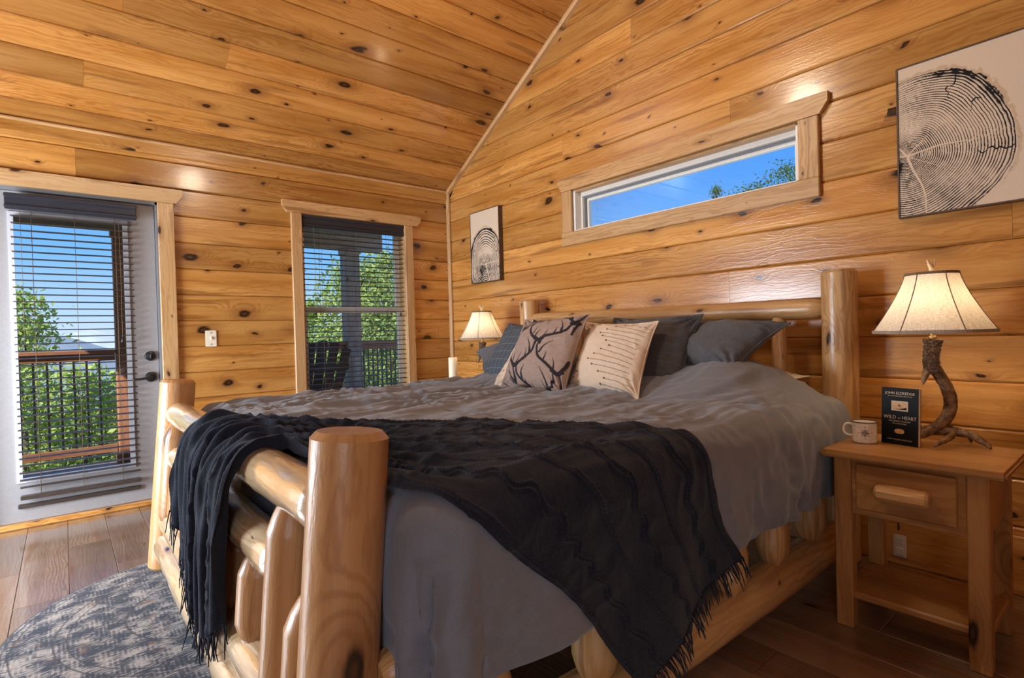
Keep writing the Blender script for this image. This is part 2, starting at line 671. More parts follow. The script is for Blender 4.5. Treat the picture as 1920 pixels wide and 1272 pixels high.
# headboard wall, x = 0 (gable) -------------------------------------
TY0, TY1, TZ0, TZ1 = -3.268, -1.668, 1.850, 2.152
mb = MB()
zr = [-0.12, TZ0, TZ1, EAVE]
mb.box((TH, YS - 0.15, -0.12), (0.15, 0.13, TZ0))
mb.box((TH, YS - 0.15, TZ0), (0.15, TY0, TZ1))
mb.box((TH, TY1, TZ0), (0.15, 0.13, TZ1))
mb.box((TH, YS - 0.15, TZ1), (0.15, 0.13, EAVE))
mb.add([(TH, YS - .1, EAVE), (TH, 0.1, EAVE), (TH, RIDGE_Y, RIDGE_Z + .1), (.15, YS - .1, EAVE), (.15, 0.1, EAVE), (.15, RIDGE_Y, RIDGE_Z + .1)],
       [(0, 1, 2), (5, 4, 3), (0, 3, 4, 1), (1, 4, 5, 2), (2, 5, 3, 0)])
wall_right = tag(mb.build('wall_right', GAP), kind='structure')
PIT2 = 0.1935
rows = []
z = 0.852 - 5 * PIT2
while z < RIDGE_Z - 0.03:
    rows.append((max(z, 0.0), min(z + PIT2, RIDGE_Z)))
    z += PIT2
rows = [r for r in rows if r[1] - r[0] > 0.02]


def y_at(z_, far):
    """where the rake meets height z (far: at the corner side)."""
    if z_ <= EAVE:
        return 0.0 if far else YS
    d = (z_ - EAVE) / SLOPE
    return -d if far else YS + d


def emit_right(a0, a1, z0, z1):
    cuts = [a0, a1]
    if a1 - a0 > 3.0:
        cuts = [a0, a0 + random.uniform(1.0, a1 - a0 - 1.0), a1]
    for s0, s1 in zip(cuts[:-1], cuts[1:]):
        # local X runs towards -y so that the face normal looks into the room
        c = (s0 + s1) / 2
        mw = M3(Vector((0, -1, 0)), Vector((0, 0, 1)), Vector((-1, 0, 0)), Vector((TH, c, (z0 + z1) / 2)))
        xa0 = c - s1
        xa1 = c - s0
        f0a = c - min(s1, y_at(z0, True))
        f0b = c - min(s1, y_at(z1, True))
        f1a = c - max(s0, y_at(z0, False))
        f1b = c - max(s0, y_at(z1, False))
        if f1b - f0b < 0.01:
            continue
        plank('plank', mw, f0a + 0.0004, f0b + 0.0004, f1a - 0.0004, f1b - 0.0004, z1 - z0, WALLP, wall_right)


rows_with_openings(rows, (YS, 0.0), [(TY0, TY1, TZ0, TZ1)], emit_right)

# ceiling ----------------------------------------------------------
nrm = Vector((0, -SLOPE, -1)).normalized()          # inner normal of the slope over the door wall
sl = math.hypot(1, SLOPE)
sdir = Vector((0, -1, SLOPE)).normalized()
L = -RIDGE_Y * sl
mb = MB()
for sgn in (1, -1):
    def cy(y):
        return y if sgn == 1 else 2 * RIDGE_Y - y
    pts = []
    for xx in (XW - .15, 0.15):
        for y_, z_ in ((0.2, EAVE - 0.2 * SLOPE), (RIDGE_Y, RIDGE_Z), (RIDGE_Y, RIDGE_Z + 0.15), (0.2, EAVE - 0.2 * SLOPE + 0.15)):
            pts.append((xx, cy(y_), z_ + 0.027))
    mb.add(pts, [(0, 1, 2, 3), (7, 6, 5, 4), (0, 4, 5, 1), (1, 5, 6, 2), (2, 6, 7, 3), (3, 7, 4, 0)])
ceiling = tag(mb.build('ceiling', GAP), kind='structure')
for side in (0, 1):
    s0 = 0.0
    s1 = 0.156
    while s0 < L - 0.01:
        s1 = min(s1, L)
        mid = (s0 + s1) / 2
        base = Vector((0, 0, EAVE)) + sdir * mid
        n_ = nrm.copy()
        if side == 1:
            base.y = 2 * RIDGE_Y - base.y
            n_.y = -n_.y
        cuts = [XW, 0.0]
        if side == 0 and random.random() < 0.75:
            cuts = [XW, random.uniform(-3.6, -1.0), 0.0]
        for a0, a1 in zip(cuts[:-1], cuts[1:]):
            X = Vector((1, 0, 0))
            Y = n_.cross(X)
            o = base.copy() - n_ * TH
            o.x = (a0 + a1) / 2
            h = (a1 - a0) / 2 - 0.0004
            plank('plank', M3(X, Y, n_, o), -h, -h, h, h, s1 - s0, CEILP, ceiling)
        s0 = s1
        s1 += 0.1875

# unseen walls behind the camera and opposite the headboard, openings added for daylight lamps
wb = MB().box((XW - 0.15, YS - 0.15, -0.12), (-4.50, YS, EAVE + 0.06)).box((-3.54, YS - 0.15, -0.12), (0.15, YS, EAVE + 0.06)).box((-4.50, YS - 0.15, -0.12), (-3.54, YS, 0.58)).box((-4.50, YS - 0.15, 2.22), (-3.54, YS, EAVE + 0.06)).build('wall_back', SIDEW)
tag(wb, kind='structure')
mb = MB()
ys = [YS - 0.15, -1.8, -0.3, 0.15]
for i in range(3):
    if i == 1:
        mb.box((XW - 0.15, ys[i], -0.12), (XW, ys[i + 1], 0.28))
        mb.box((XW - 0.15, ys[i], 1.52), (XW, ys[i + 1], EAVE))
    else:
        mb.box((XW - 0.15, ys[i], -0.12), (XW, ys[i + 1], EAVE))
mb.add([(XW, YS - .1, EAVE), (XW, 0.1, EAVE), (XW, RIDGE_Y, RIDGE_Z + .1), (XW - .15, YS - .1, EAVE), (XW - .15, 0.1, EAVE), (XW - .15, RIDGE_Y, RIDGE_Z + .1)],
       [(2, 1, 0), (3, 4, 5), (0, 1, 4, 3), (1, 2, 5, 4), (2, 0, 3, 5)])
tag(mb.build('wall_west', SIDEW), kind='structure')

# trims -------------------------------------------------------------
def trim(n, *a, **kw):
    o = board('trim_%d' % n, *a, **kw)
    return tag(o, kind='structure')


# rake trim between ceiling and gable wall
t1 = Vector((-0.016, -0.004, EAVE - 0.016))
t2 = Vector((-0.016, RIDGE_Y, RIDGE_Z - 0.016))
trim(1, t1, t2, 0.050, 0.036, nrm, TRIMP, bev=0.008)
# corner trim
trim(2, (-0.014, -0.014, 0.0), (-0.014, -0.014, EAVE - 0.012), 0.040, 0.034, (-1, -1, 0), TRIMP, bev=0.009)
# eave trim: a flat board under the slope and a small bead
trim(3, (XW, -0.010, 2.452), (-0.03, -0.010, 2.452), 0.075, 0.020, (0, -1, 0), WALLP, bev=0.006)
trim(4, (XW, -0.022, EAVE - 0.002), (-0.03, -0.022, EAVE - 0.002), 0.020, 0.030, (0, -1, -0.6), TRIMP, bev=0.006)
# low bevelled base log of the headboard wall
tag(board('baseboard_right', (-0.011, YS, 0.12), (-0.011, -0.03, 0.12), 0.24, 0.022, (-1, 0, 0), WALLP, bev=0.006), kind='structure')
tag(board('baseboard_left', (DX1 + 0.10, -0.011, 0.05), (-0.03, -0.011, 0.05), 0.10, 0.022, (0, -1, 0), WALLP, bev=0.006), kind='structure')

# ================================================================== OPENINGS
GREY = plain('grey_door_paint', lin(150, 146, 146), 0.5, nscale=60, amt=0.04, bump=0.12)
WHITE = plain('white_vinyl', lin(232, 228, 220), 0.35, nscale=60, amt=0.02, bump=0.02)
BLACK = plain('black_metal', (0.012, 0.012, 0.014), 0.3, amt=0.1, bump=0.02)
BEADG = plain('backlit_bead', lin(188, 186, 190), 0.4, nscale=60, amt=0.03, bump=0.02)  # bead greyed in its colour to stand for the backlight
GREYV = plain('grey_vinyl_track', lin(120, 122, 128), 0.4, nscale=60, amt=0.04, bump=0.02)
DARKB = plain('dark_blind', (0.050, 0.036, 0.030), 0.32, nscale=14, amt=0.25, bump=0.05, stretch=(1, 8, 8))
NAVYV = plain('dark_valance', (0.018, 0.020, 0.030), 0.4, nscale=14, amt=0.2, bump=0.05, stretch=(1, 8, 8))
CORD = plain('blind_cord', (0.16, 0.11, 0.07), 0.8)


def glass_mat():
    m = NT('window_glass')
    t = m.n('BsdfTransparent')
    t.inputs[0].default_value = (0.97, 0.985, 0.98, 1)
    g = m.n('BsdfGlossy')
    g.inputs['Roughness'].default_value = 0.0
    fr = m.n('Fresnel')
    fr.inputs[0].default_value = 1.45
    mx = m.n('MixShader')
    m.l(m.math('MULTIPLY', fr.outputs[0], 0.8), mx.inputs[0])
    m.l(t.outputs[0], mx.inputs[1])
    m.l(g.outputs[0], mx.inputs[2])
    m.l(mx.outputs[0], m.out.inputs[0])
    return m.m


GLASS = glass_mat()


def header_board(name, x0, x1, z0, z1, mat, parent, to_world, thick=0.026, ear=0.020):
    """Head trim with clipped lower corners (pagoda ends); drawn in (a,z), extruded."""
    pts = [(x0, z1), (x0, z0 + (z1 - z0) * 0.55), (x0 + ear * 1.3, z0), (x1 - ear * 1.3, z0), (x1, z0 + (z1 - z0) * 0.55), (x1, z1)]
    ca, cz = (x0 + x1) / 2, (z0 + z1) / 2
    V = [(a - ca, zz - cz, 0) for a, zz in pts] + [(a - ca, zz - cz, thick) for a, zz in pts]
    n = len(pts)
    F = [tuple(range(n)), tuple(range(2 * n - 1, n - 1, -1))] + [((i + 1) % n, i, i + n, (i + 1) % n + n) for i in range(n)]
    F = [f[::-1] for f in F]
    o = build(name, V, F, mat, parent, to_world(ca, cz))
    return o


def left_w(ca, cz):
    return M3(Vector((1, 0, 0)), Vector((0, 0, 1)), Vector((0, -1, 0)), Vector((ca, 0, cz)))


def right_w(ca, cz):       # a is -y
    return M3(Vector((0, -1, 0)), Vector((0, 0, 1)), Vector((-1, 0, 0)), Vector((0, -ca, cz)))


def slat_mesh(Ls, depth=0.048, arch=0.004):
    n = 6
    V, F = [], []
    for xx in (-Ls / 2, Ls / 2):
        for i in range(n + 1):
            t = i / n - 0.5
            V.append((xx, t * depth, arch * (1 - 4 * t * t)))
        for i in range(n, -1, -1):
            t = i / n - 0.5
            V.append((xx, t * depth, arch * (1 - 4 * t * t) - 0.0028))
    m = 2 * (n + 1)
    F = [tuple(range(m)), tuple(range(2 * m - 1, m - 1, -1))] + [(i, i + m, (i + 1) % m + m, (i + 1) % m) for i in range(m)]
    me = bpy.data.meshes.new('slat')
    me.from_pydata(V, [], [f[::-1] for f in F])
    me.update()
    me.materials.append(DARKB)
    return me


def blind(name, label, x0, x1, y, ztop, zbot, step, group, valz, tilt=0.0, rail=True, vx=0.0):
    root = empty(name, ((x0 + x1) / 2, y, zbot), label, 'blind', group)
    vb = abox('valance', (x0 - vx, y - 0.034, valz), (x1 + vx, y - 0.022, ztop), NAVYV, root, 0.004)
    abox('valance_moulding', (x0 - vx - 0.002, y - 0.042, valz + 0.010), (x1 + vx + 0.002, y - 0.030, valz + 0.030), NAVYV, vb, 0.004)
    abox('valance_moulding', (x0 - vx - 0.002, y - 0.044, ztop - 0.026), (x1 + vx + 0.002, y - 0.030, ztop), NAVYV, vb, 0.005)
    abox('head_rail', (x0, y - 0.020, ztop - 0.06), (x1, y + 0.022, ztop - 0.008), DARKB, root, 0.003)
    me = slat_mesh(x1 - x0 - 0.006)
    z = valz + 0.012
    k = 0
    while z > zbot + 0.02:
        o = bpy.data.objects.new('slat', me)
        put(o, None, root, Matrix.Translation(((x0 + x1) / 2 + random.uniform(-.002, .002), y, z)) @ Matrix.Rotation(tilt, 4, 'X'))
        z -= step
        k += 1
    if rail:
        abox('bottom_rail', (x0 + 0.002, y - 0.026, zbot - 0.016), (x1 - 0.002, y + 0.026, zbot + 0.006), DARKB, root, 0.004)
    Lx = x1 - x0
    for t in (0.16, 0.5, 0.84):
        for dy in (-0.025, 0.025):
            tube('ladder_cord', [(x0 + Lx * t, y + dy, zbot), (x0 + Lx * t, y + dy, ztop - 0.06)], 0.0011, CORD, root, 5)
    return root


# ---- door ---------------------------------------------------------
door = bpy.data.objects.new('door_1', None)
door.empty_display_size = 0.05
put(door, None, None, Matrix.Translation((DX0, 0.04, 0)))
tag(door, 'grey entry door with a full-length glass pane and black lever', None, None, 'structure')
GX0, GX1, GZ0, GZ1 = -3.165, -2.590, 0.285, 1.925
yd0, yd1 = 0.030, 0.074
x0, x1, z0, z1 = DX0 + 0.022, DX1 - 0.020, 0.035, DZ1 - 0.022
mb = MB()
mb.box((x0, yd0, z0), (GX0, yd1, z1)).box((GX1, yd0, z0), (x1, yd1, z1)).box((GX0, yd0, z0), (GX1, yd1, GZ0)).box((GX0, yd0, GZ1), (GX1, yd1, z1))
mb.build('door_leaf', GREY, door)
mb = MB()
b_ = 0.016
for (a0, a1, c0, c1) in ((GX0 - .012, GX0 + b_, GZ0 - .012, GZ1 + .012), (GX1 - b_, GX1 + .012, GZ0 - .012, GZ1 + .012), (GX0 + b_, GX1 - b_, GZ0 - .012, GZ0 + b_), (GX0 + b_, GX1 - b_, GZ1 - b_, GZ1 + .012)):
    mb.box((a0, yd0 - 0.010, c0), (a1, yd0 + 0.012, c1))
mb.build('glazing_bead', BEADG, door)
MB().box((GX0 + 0.01, 0.050, GZ0 + 0.01), (GX1 - 0.01, 0.056, GZ1 - 0.01)).build('pane', GLASS, door)
# jamb and threshold
mb = MB()
mb.box((DX0 - 0.001, 0.0, 0.0), (x0 - 0.003, 0.15, DZ1)).box((x1 + 0.003, 0.0, 0.0), (DX1 + 0.001, 0.15, DZ1)).box((DX0, 0.0, z1 + 0.003), (DX1, 0.15, DZ1 + 0.001))
mb.build('jamb', GREYV, door)
abox('threshold', (DX0, -0.012, 0.0), (DX1, 0.15, 0.033), WALLP, door, 0.006)
# lock and lever
lk = Vector((-2.475, yd0, 1.021))
def disc(name, c, r, y0, y1, mat, parent, seg=28):
    pr = [(0.0001, 0), (r * 0.92, 0), (r, 0.004), (r, y1 - y0 - 0.003), (r * 0.9, y1 - y0), (0.0001, y1 - y0)]
    V, F = lathe_geo(pr, seg)
    mw = Matrix.Translation(Vector((c[0], y1, c[1]))) @ Matrix.Rotation(math.pi / 2, 4, 'X')
    return build(name, V, F, mat, parent, mw, True)
db = disc('deadbolt', (-2.475, 1.021), 0.033, yd0 - 0.020, yd0, BLACK, door)
abox('thumb_turn', (-2.479, yd0 - 0.038, 1.006), (-2.471, yd0 - 0.018, 1.036), BLACK, db, 0.003)
rs = disc('rosette', (-2.475, 0.877), 0.034, yd0 - 0.016, yd0, BLACK, door)
tube('lever', catmull([(-2.475, yd0 - 0.012, 0.877), (-2.475, yd0 - 0.045, 0.877), (-2.49, yd0 - 0.055, 0.876), (-2.53, yd0 - 0.056, 0.868), (-2.585, yd0 - 0.052, 0.866)], 5), 0.0085, BLACK, rs, 10)
# door casing
TW = 0.098
tr5 = board('trim_5', (DX1 + TW / 2 - 0.004, -0.013, 0.0), (DX1 + TW / 2 - 0.004, -0.013, DZ1), TW, 0.026, (0, -1, 0), TRIMP, bev=0.004)
tag(tr5, kind='structure')
tr6 = board('trim_6', (DX0 - TW / 2 + 0.004, -0.013, 0.0), (DX0 - TW / 2 + 0.004, -0.013, DZ1), TW, 0.026, (0, -1, 0), TRIMP, bev=0.004)
tag(tr6, kind='structure')
tr7 = header_board('trim_7', DX0 - TW - 0.045, DX1 + TW + 0.048, DZ1, DZ1 + 0.098, TRIMP, None, left_w, 0.030, 0.03)
tag(tr7, kind='structure')

blind('venetian_blind', 'dark slatted blind lowered over the glass of the grey door', -3.163, -2.553, -0.012, 2.035, 0.195, 0.0435, 'dark slatted blinds', 1.938, 0.02, True, 0.02)
mbk = abox('hold_down_bar', (-3.175, 0.008, 0.118), (-2.557, 0.030, 0.145), DARKB, door, 0.004)
# cord tassels
for nm, cx, cz in (('blind_wand', -2.640, 1.10),):
    pass

# ---- left window ---------------------------------------------------
win = bpy.data.objects.new('window_1', None)
win.empty_display_size = 0.05
put(win, None, None, Matrix.Translation(((WX0 + WX1) / 2, 0.05, WZ0)))
tag(win, 'double-hung window with a dark blind beside the corner', None, None, 'structure')
for nm, lo, hi, gr in (('jamb_liner', (WX0, 0.0, WZ0), (WX0 + 0.014, 0.15, WZ1), 'z'), ('jamb_liner', (WX1 - 0.014, 0.0, WZ0), (WX1, 0.15, WZ1), 'z'), ('head_liner', (WX0, 0.0, WZ1 - 0.014), (WX1, 0.15, WZ1), 'x'), ('sill', (WX0, -0.03, WZ0), (WX1, 0.15, WZ0 + 0.02), 'x')):
    abox(nm, lo, hi, TRIMP, win, 0.002, gr)
fx0, fx1 = WX0 + 0.014, WX1 - 0.014
for nm, za, zb, yy in (('upper_sash', 1.325, WZ1 - 0.014, 0.105), ('lower_sash', WZ0 + 0.02, 1.375, 0.075)):
    s_ = 0.045
    mb = MB()
    mb.box((fx0, yy, za), (fx0 + s_, yy + 0.03, zb)).box((fx1 - s_, yy, za), (fx1, yy + 0.03, zb)).box((fx0 + s_, yy, za), (fx1 - s_, yy + 0.03, za + s_)).box((fx0 + s_, yy, zb - s_), (fx1 - s_, yy + 0.03, zb))
    sash = mb.build(nm, WHITE, win)
    MB().box((fx0 + s_, yy + 0.012, za + s_), (fx1 - s_, yy + 0.017, zb - s_)).build('pane', GLASS, sash)
for k, (n_, xa) in enumerate(((8, WX0 - TW / 2 + 0.010), (9, WX1 + TW / 2 - 0.022))):
    o = board('trim_%d' % n_, (xa, -0.013, WZ0 - 0.09), (xa, -0.013, WZ1), 0.082, 0.026, (0, -1, 0), TRIMP, bev=0.004)
    tag(o, kind='structure')
o = header_board('trim_10', -1.578, -0.334, WZ1, 2.218, TRIMP, None, left_w, 0.030, 0.028)
tag(o, kind='structure')
blind('venetian_blind', 'dark slatted blind lowered over the window beside the corner', WX0 + 0.020, WX1 - 0.020, 0.030, 2.118, 0.560, 0.0435, 'dark slatted blinds', 2.02, 0.03)

# tassels of the pull cords
def tassel(label, top, x, y, z):
    r = empty('pull_cord', (x, y, z), label, 'cord', 'blind pull cords')
    tube('cord', [(x, y, z + 0.03), (x + 0.003, y, (z + top) / 2), (x, y, top)], 0.0012, CORD, r, 5)
    V, F = lathe_geo([(0.0005, 0.036), (0.004, 0.034), (0.006, 0.022), (0.0095, 0.004), (0.009, 0.0), (0.0005, 0.0)], 12)
    build('tassel', V, F, BLACK, r, Matrix.Translation((x, y, z)), True)


tassel('pull cord with dark tassel at the left of the door blind', 1.94, -3.115, -0.052, 1.085)
tassel('shorter pull cord with dark tassel at the right of the door blind', 1.94, -2.632, -0.052, 1.120)
tassel('pull cord with dark tassel near the lamp side of the window blind', 2.03, -0.56, -0.012, 1.29)
tassel('pull cord with dark tassel at the door side of the window blind', 2.03, -1.33, -0.012, 1.29)

# ---- transom window -------------------------------------------------
tw = bpy.data.objects.new('window_2', None)
tw.empty_display_size = 0.05
put(tw, None, None, Matrix.Translation((0.05, (TY0 + TY1) / 2, TZ0)))
tag(tw, 'long narrow transom window high above the headboard', None, None, 'structure')
abox('jamb_liner', (0.0, TY1 - 0.020, TZ0), (0.07, TY1, TZ1), WHITE, tw, 0.002, 'z')
abox('jamb_liner', (0.0, TY0, TZ0), (0.07, TY0 + 0.020, TZ1), WHITE, tw, 0.002, 'z')
abox('head_liner', (0.0, TY0, TZ1 - 0.014), (0.07, TY1, TZ1), TRIMP, tw, 0.002, 'y')
abox('sill_liner', (0.0, TY0, TZ0), (0.07, TY1, TZ0 + 0.010), WHITE, tw, 0.002, 'y')
# stepped vinyl frame
for nm, d0, d1, ins, wd, mt in (('outer_frame', 0.055, 0.085, 0.010, 0.030, WHITE), ('frame_track', 0.080, 0.105, 0.030, 0.018, GREYV), ('sash_frame', 0.098, 0.125, 0.040, 0.024, WHITE)):
    a0, a1, c0, c1 = TY0 + ins, TY1 - ins, TZ0 + ins * 0.5, TZ1 - ins * 1.25
    mb = MB()
    mb.box((d0, a0, c0), (d1, a0 + wd, c1)).box((d0, a1 - wd, c0), (d1, a1, c1)).box((d0, a0 + wd, c0), (d1, a1 - wd, c0 + wd * 0.6)).box((d0, a0 + wd, c1 - wd), (d1, a1 - wd, c1))
    mb.build(nm, mt, tw)
MB().box((0.108, TY0 + 0.05, TZ0 + 0.02), (0.113, TY1 - 0.05, TZ1 - 0.05)).build('pane', GLASS, tw)
for n_, a in ((11, TY1 + 0.049), (12, TY0 - 0.049)):
    o = board('trim_%d' % n_, (-0.013, a, TZ0 - 0.002), (-0.013, a, TZ1 + 0.003), 0.098, 0.026, (-1, 0, 0), TRIMP, bev=0.004)
    tag(o, kind='structure')
o = board('trim_13', (-0.013, TY0 - 0.098, TZ0 - 0.051), (-0.013, TY1 + 0.106, TZ0 - 0.051), 0.098, 0.026, (-1, 0, 0), TRIMP, bev=0.004)
tag(o, kind='structure')
o = header_board('trim_14', -TY1 - 0.130, -TY0 + 0.145, TZ1 + 0.003, TZ1 + 0.104, TRIMP, None, right_w, 0.030, 0.03)
tag(o, kind='structure')

# light switch
sw = empty('light_switch', (-2.103, 0.0, 1.131), 'white single toggle light switch on the plank wall', 'switch')
PLATE = plain('switch_plate', lin(226, 214, 192), 0.4, nscale=80, amt=0.02, bump=0.02)
abox('cover_plate', (-2.140, -0.008, 1.072), (-2.066, 0.0, 1.190), PLATE, sw, 0.004, 'z', 2)
abox('toggle', (-2.108, -0.018, 1.122), (-2.098, -0.006, 1.144), PLATE, sw, 0.002, 'z')
for dz in (-0.042, 0.042):
    disc('screw', (-2.103, 1.131 + dz), 0.0035, -0.010, -0.007, BLACK, sw, 10)
# wall outlet behind the right nightstand
ol = empty('wall_outlet', (-0.03, -3.677, 0.04), 'cream outlet plate low on the wall behind the nightstand', 'outlet')
abox('cover_plate', (-0.030, -3.700, 0.040), (-0.022, -3.650, 0.14), PLATE, ol, 0.003, 'z', 2)
abox('socket', (-0.033, -3.690, 0.098), (-0.028, -3.660, 0.130), PLATE, ol, 0.002, 'z')
abox('socket', (-0.033, -3.690, 0.050), (-0.028, -3.660, 0.082), PLATE, ol, 0.002, 'z')
# ================================================================== BED
def log_geo(L, r0, r1, seg=20, step=0.035, facet=0.03, taper=(0, 0, 0), seed=0, end_round=0.012):
    """Log along local X from -L/2 to L/2. taper=(len, ratio, both)."""
    n = max(6, int(L / step))
    ts = np.linspace(0, 1, n)
    if taper[0] > 0:
        tl = taper[0] / L
        ts = np.unique(np.concatenate([ts, [tl, 1 - tl, tl * 0.5, 1 - tl * 0.5]]))
    er = end_round / L
    ts = np.unique(np.concatenate([ts, [er, 1 - er]]))
    n = len(ts)
    ang = np.linspace(0, 2 * np.pi, seg, endpoint=False)
    V = []
    for t in ts:
        r = r0 + (r1 - r0) * t
        if taper[0] > 0:
            d = min(t, 1 - t) * L if taper[2] else (1 - t) * L
            if d < taper[0]:
                r *= taper[1] + (1 - taper[1]) * smooth01(d / taper[0]) ** 0.8
        if t in (ts[0], ts[-1]):
            r *= 1 - min(0.25, end_round / max(r, 1e-3) * 0.9)
        x = (t - 0.5) * L
        nz = facet * (vn(ang * 1.6 + seed * 3.1, np.full(seg, x * 9.0 + seed), seed) + 0.6 * vn(np.cos(ang) * 2 + seed, np.sin(ang) * 2 + x * 16, seed + 5))
        bend = 0.006 * math.sin(x * 2.2 + seed)
        for a, q in zip(ang, nz):
            V.append((x, math.cos(a) * r * (1 + q) + bend, math.sin(a) * r * (1 + q)))
    F = []
    for i in range(n - 1):
        for j in range(seg):
            a, b = i * seg + j, i * seg + (j + 1) % seg
            F.append((a, b, b + seg, a + seg)[::-1])
    F.append(tuple(range(seg)))
    F.append(tuple((n - 1) * seg + j for j in range(seg))[::-1])
    return V, F


_logseed = [0]


def log(name, A, B, r, mat, parent, r1=None, zdir=(0, 0, 1), **kw):
    _logseed[0] += 1
    A, B = Vector(A), Vector(B)
    V, F = log_geo((B - A).length, r, r if r1 is None else r1, seed=_logseed[0], **kw)
    o = build(name, V, F, mat, parent, frame(A, B, zdir), True)
    md = o.modifiers.new('edges', 'EDGE_SPLIT')
    md.split_angle = math.radians(38)
    return o


HEWN = pine('hewn_log_pine', (0.68, 0.51, 0.32), (0.56, 0.37, 0.19), knots=0.30, log=True, gloss=0.20, var=0.06, kscale=(2.6, 6.0), ksize=0.8, coat=1.0)
bed = empty('log_bed', (-1.3, -2.36, 0), 'rustic peeled-log king bed with post footboard and headboard', 'bed')
YN, YF = -3.413, -1.31          # foot posts
ZF = 0.925


def footx(z):
    return -2.577 + 0.083 * z


def foot_post(y, seed):
    return log('foot_post', (footx(0.009), y, 0.009), (footx(ZF), y, ZF), 0.079, POSTP, bed, 0.0765, zdir=(-1, 0, 0), facet=0.008, end_round=0.014, seg=28)


foot_post(YN, 1)
foot_post(YF, 2)
# footboard rails
for z, r in ((0.760, 0.058), (0.566, 0.056), (0.256, 0.060), (0.140, 0.058)):
    dx = -0.010 if z < 0.2 else 0.0
    log('foot_rail', (footx(z) + dx, YF - 0.045, z), (footx(z) + dx, (-3.09 if z == 0.566 else YN + 0.05), z), r, HEWN, bed, facet=0.10, step=0.045, taper=(0.05, 0.72, True), seg=18)
# footboard spindles
for y in (-1.450, -3.125):
    log('foot_spindle', (footx(0.22) - 0.008, y, 0.22), (footx(0.74) - 0.008, y, 0.74), 0.058, POSTP, bed, facet=0.02, taper=(0.09, 0.5, True), seg=12)
for y in (-1.64, -1.88, -2.13, -2.38, -2.63, -2.87, -3.26):
    log('foot_spindle', (footx(0.27), y, 0.27), (footx(0.56), y, 0.56), 0.060, POSTP, bed, facet=0.02, taper=(0.08, 0.45, True), seg=12)
# headboard
HX = -0.135
for y in (-3.478, -1.295):
    log('head_post', (HX, y, 0.004), (HX, y, 1.362), 0.077, LOGP, bed, 0.075, zdir=(-1, 0, 0), facet=0.012, end_round=0.012, seg=28)
log('head_rail', (HX, -3.42, 1.186), (HX, -1.35, 1.206), 0.050, LOGP, bed, facet=0.03, taper=(0.05, 0.7, True), seg=20)
log('head_rail', (HX, -3.42, 0.52), (HX, -1.35, 0.52), 0.050, LOGP, bed, facet=0.03, taper=(0.05, 0.7, True), seg=16)
for k in range(7):
    y = -3.21 + k * 0.275
    log('head_spindle', (HX, y, 0.55), (HX, y, 1.18), 0.036, LOGP, bed, facet=0.03, taper=(0.06, 0.6, True), seg=12)
# side rails with short spindles
for y in (-3.49, -1.29):
    log('side_rail', (HX - 0.06, y, 0.135), (footx(0.135) + 0.06, y + (0.03 if y < -2 else -0.0), 0.135), 0.077, LOGP, bed, facet=0.025, taper=(0.06, 0.8, True), seg=20)
    log('side_rail', (HX - 0.06, y, 0.440), (footx(0.44) + 0.06, y + (0.03 if y < -2 else -0.0), 0.440), 0.056, LOGP, bed, facet=0.025, taper=(0.06, 0.7, True), seg=16)
    for x in (-2.25, -1.893, -1.204, -0.87, -0.526):
        log('side_spindle', (x, y, 0.19), (x, y, 0.43), 0.062, LOGP, bed, facet=0.015, taper=(0.08, 0.5, True), seg=16)
for k in range(9):
    x = -0.35 - k * 0.245
    abox('mattress_slat', (x - 0.05, -3.43, 0.455), (x + 0.05, -1.35, 0.475), NSP, bed, 0.003, 'y')
MATT = fabric('mattress_ticking', lin(205, 200, 192), 700, 0.06)
ms = abox('mattress', (-2.335, -3.42, 0.477), (-0.225, -1.38, 0.765), MATT, None, 0.05, 'x', 4)
tag(ms, 'pale king mattress under the grey comforter', 'mattress')

# ------------------------------------------------------------------ comforter
CX0, CX1, CY0, CY1, RR, ZT = -2.335, -0.41, -3.50, -1.34, 0.10, 0.790
ARC = RR * math.pi / 2
SK = 0.405


def bump_head(x, y):
    h = 0.150 * smooth01((x + 1.02) / 0.52)
    return h * smooth01((y + 3.56) / 0.42) * smooth01((-1.24 - y) / 0.42)


def drape(a, b, flare=0.03):
    """cloth plane (a,b) -> world, over the mattress."""
    qx = np.maximum(a, CX0)
    qy = np.clip(b, CY0, CY1)
    dx, dy = a - qx, b - qy
    d = np.hypot(dx, dy)
    ux = np.where(d > 1e-6, dx / np.maximum(d, 1e-6), 0)
    uy = np.where(d > 1e-6, dy / np.maximum(d, 1e-6), 0)
    th = np.minimum(d, ARC) / RR
    ext = np.maximum(d - ARC, 0)
    off = RR * np.sin(th) + flare * ext
    dz = RR * (1 - np.cos(th)) + ext
    x = qx + ux * off
    y = qy + uy * off
    z = ZT - dz - 0.02 * smooth01((b + 2.2) / 0.9)
    z = z + bump_head(x, np.clip(b, -3.9, -0.9)) * (1 - smooth01(d / 0.35) * 0.65)
    # sag of the near edge
    return np.stack([x, y, z], -1), d, ux, uy


def normals(P):
    du = np.gradient(P, axis=0)
    dv = np.gradient(P, axis=1)
    n = np.cross(du, dv)
    return n / (np.linalg.norm(n, axis=-1, keepdims=True) + 1e-12)


def ridged(x, y, seed):
    return 1 - 2 * np.abs(vn(x, y, seed) * 2)


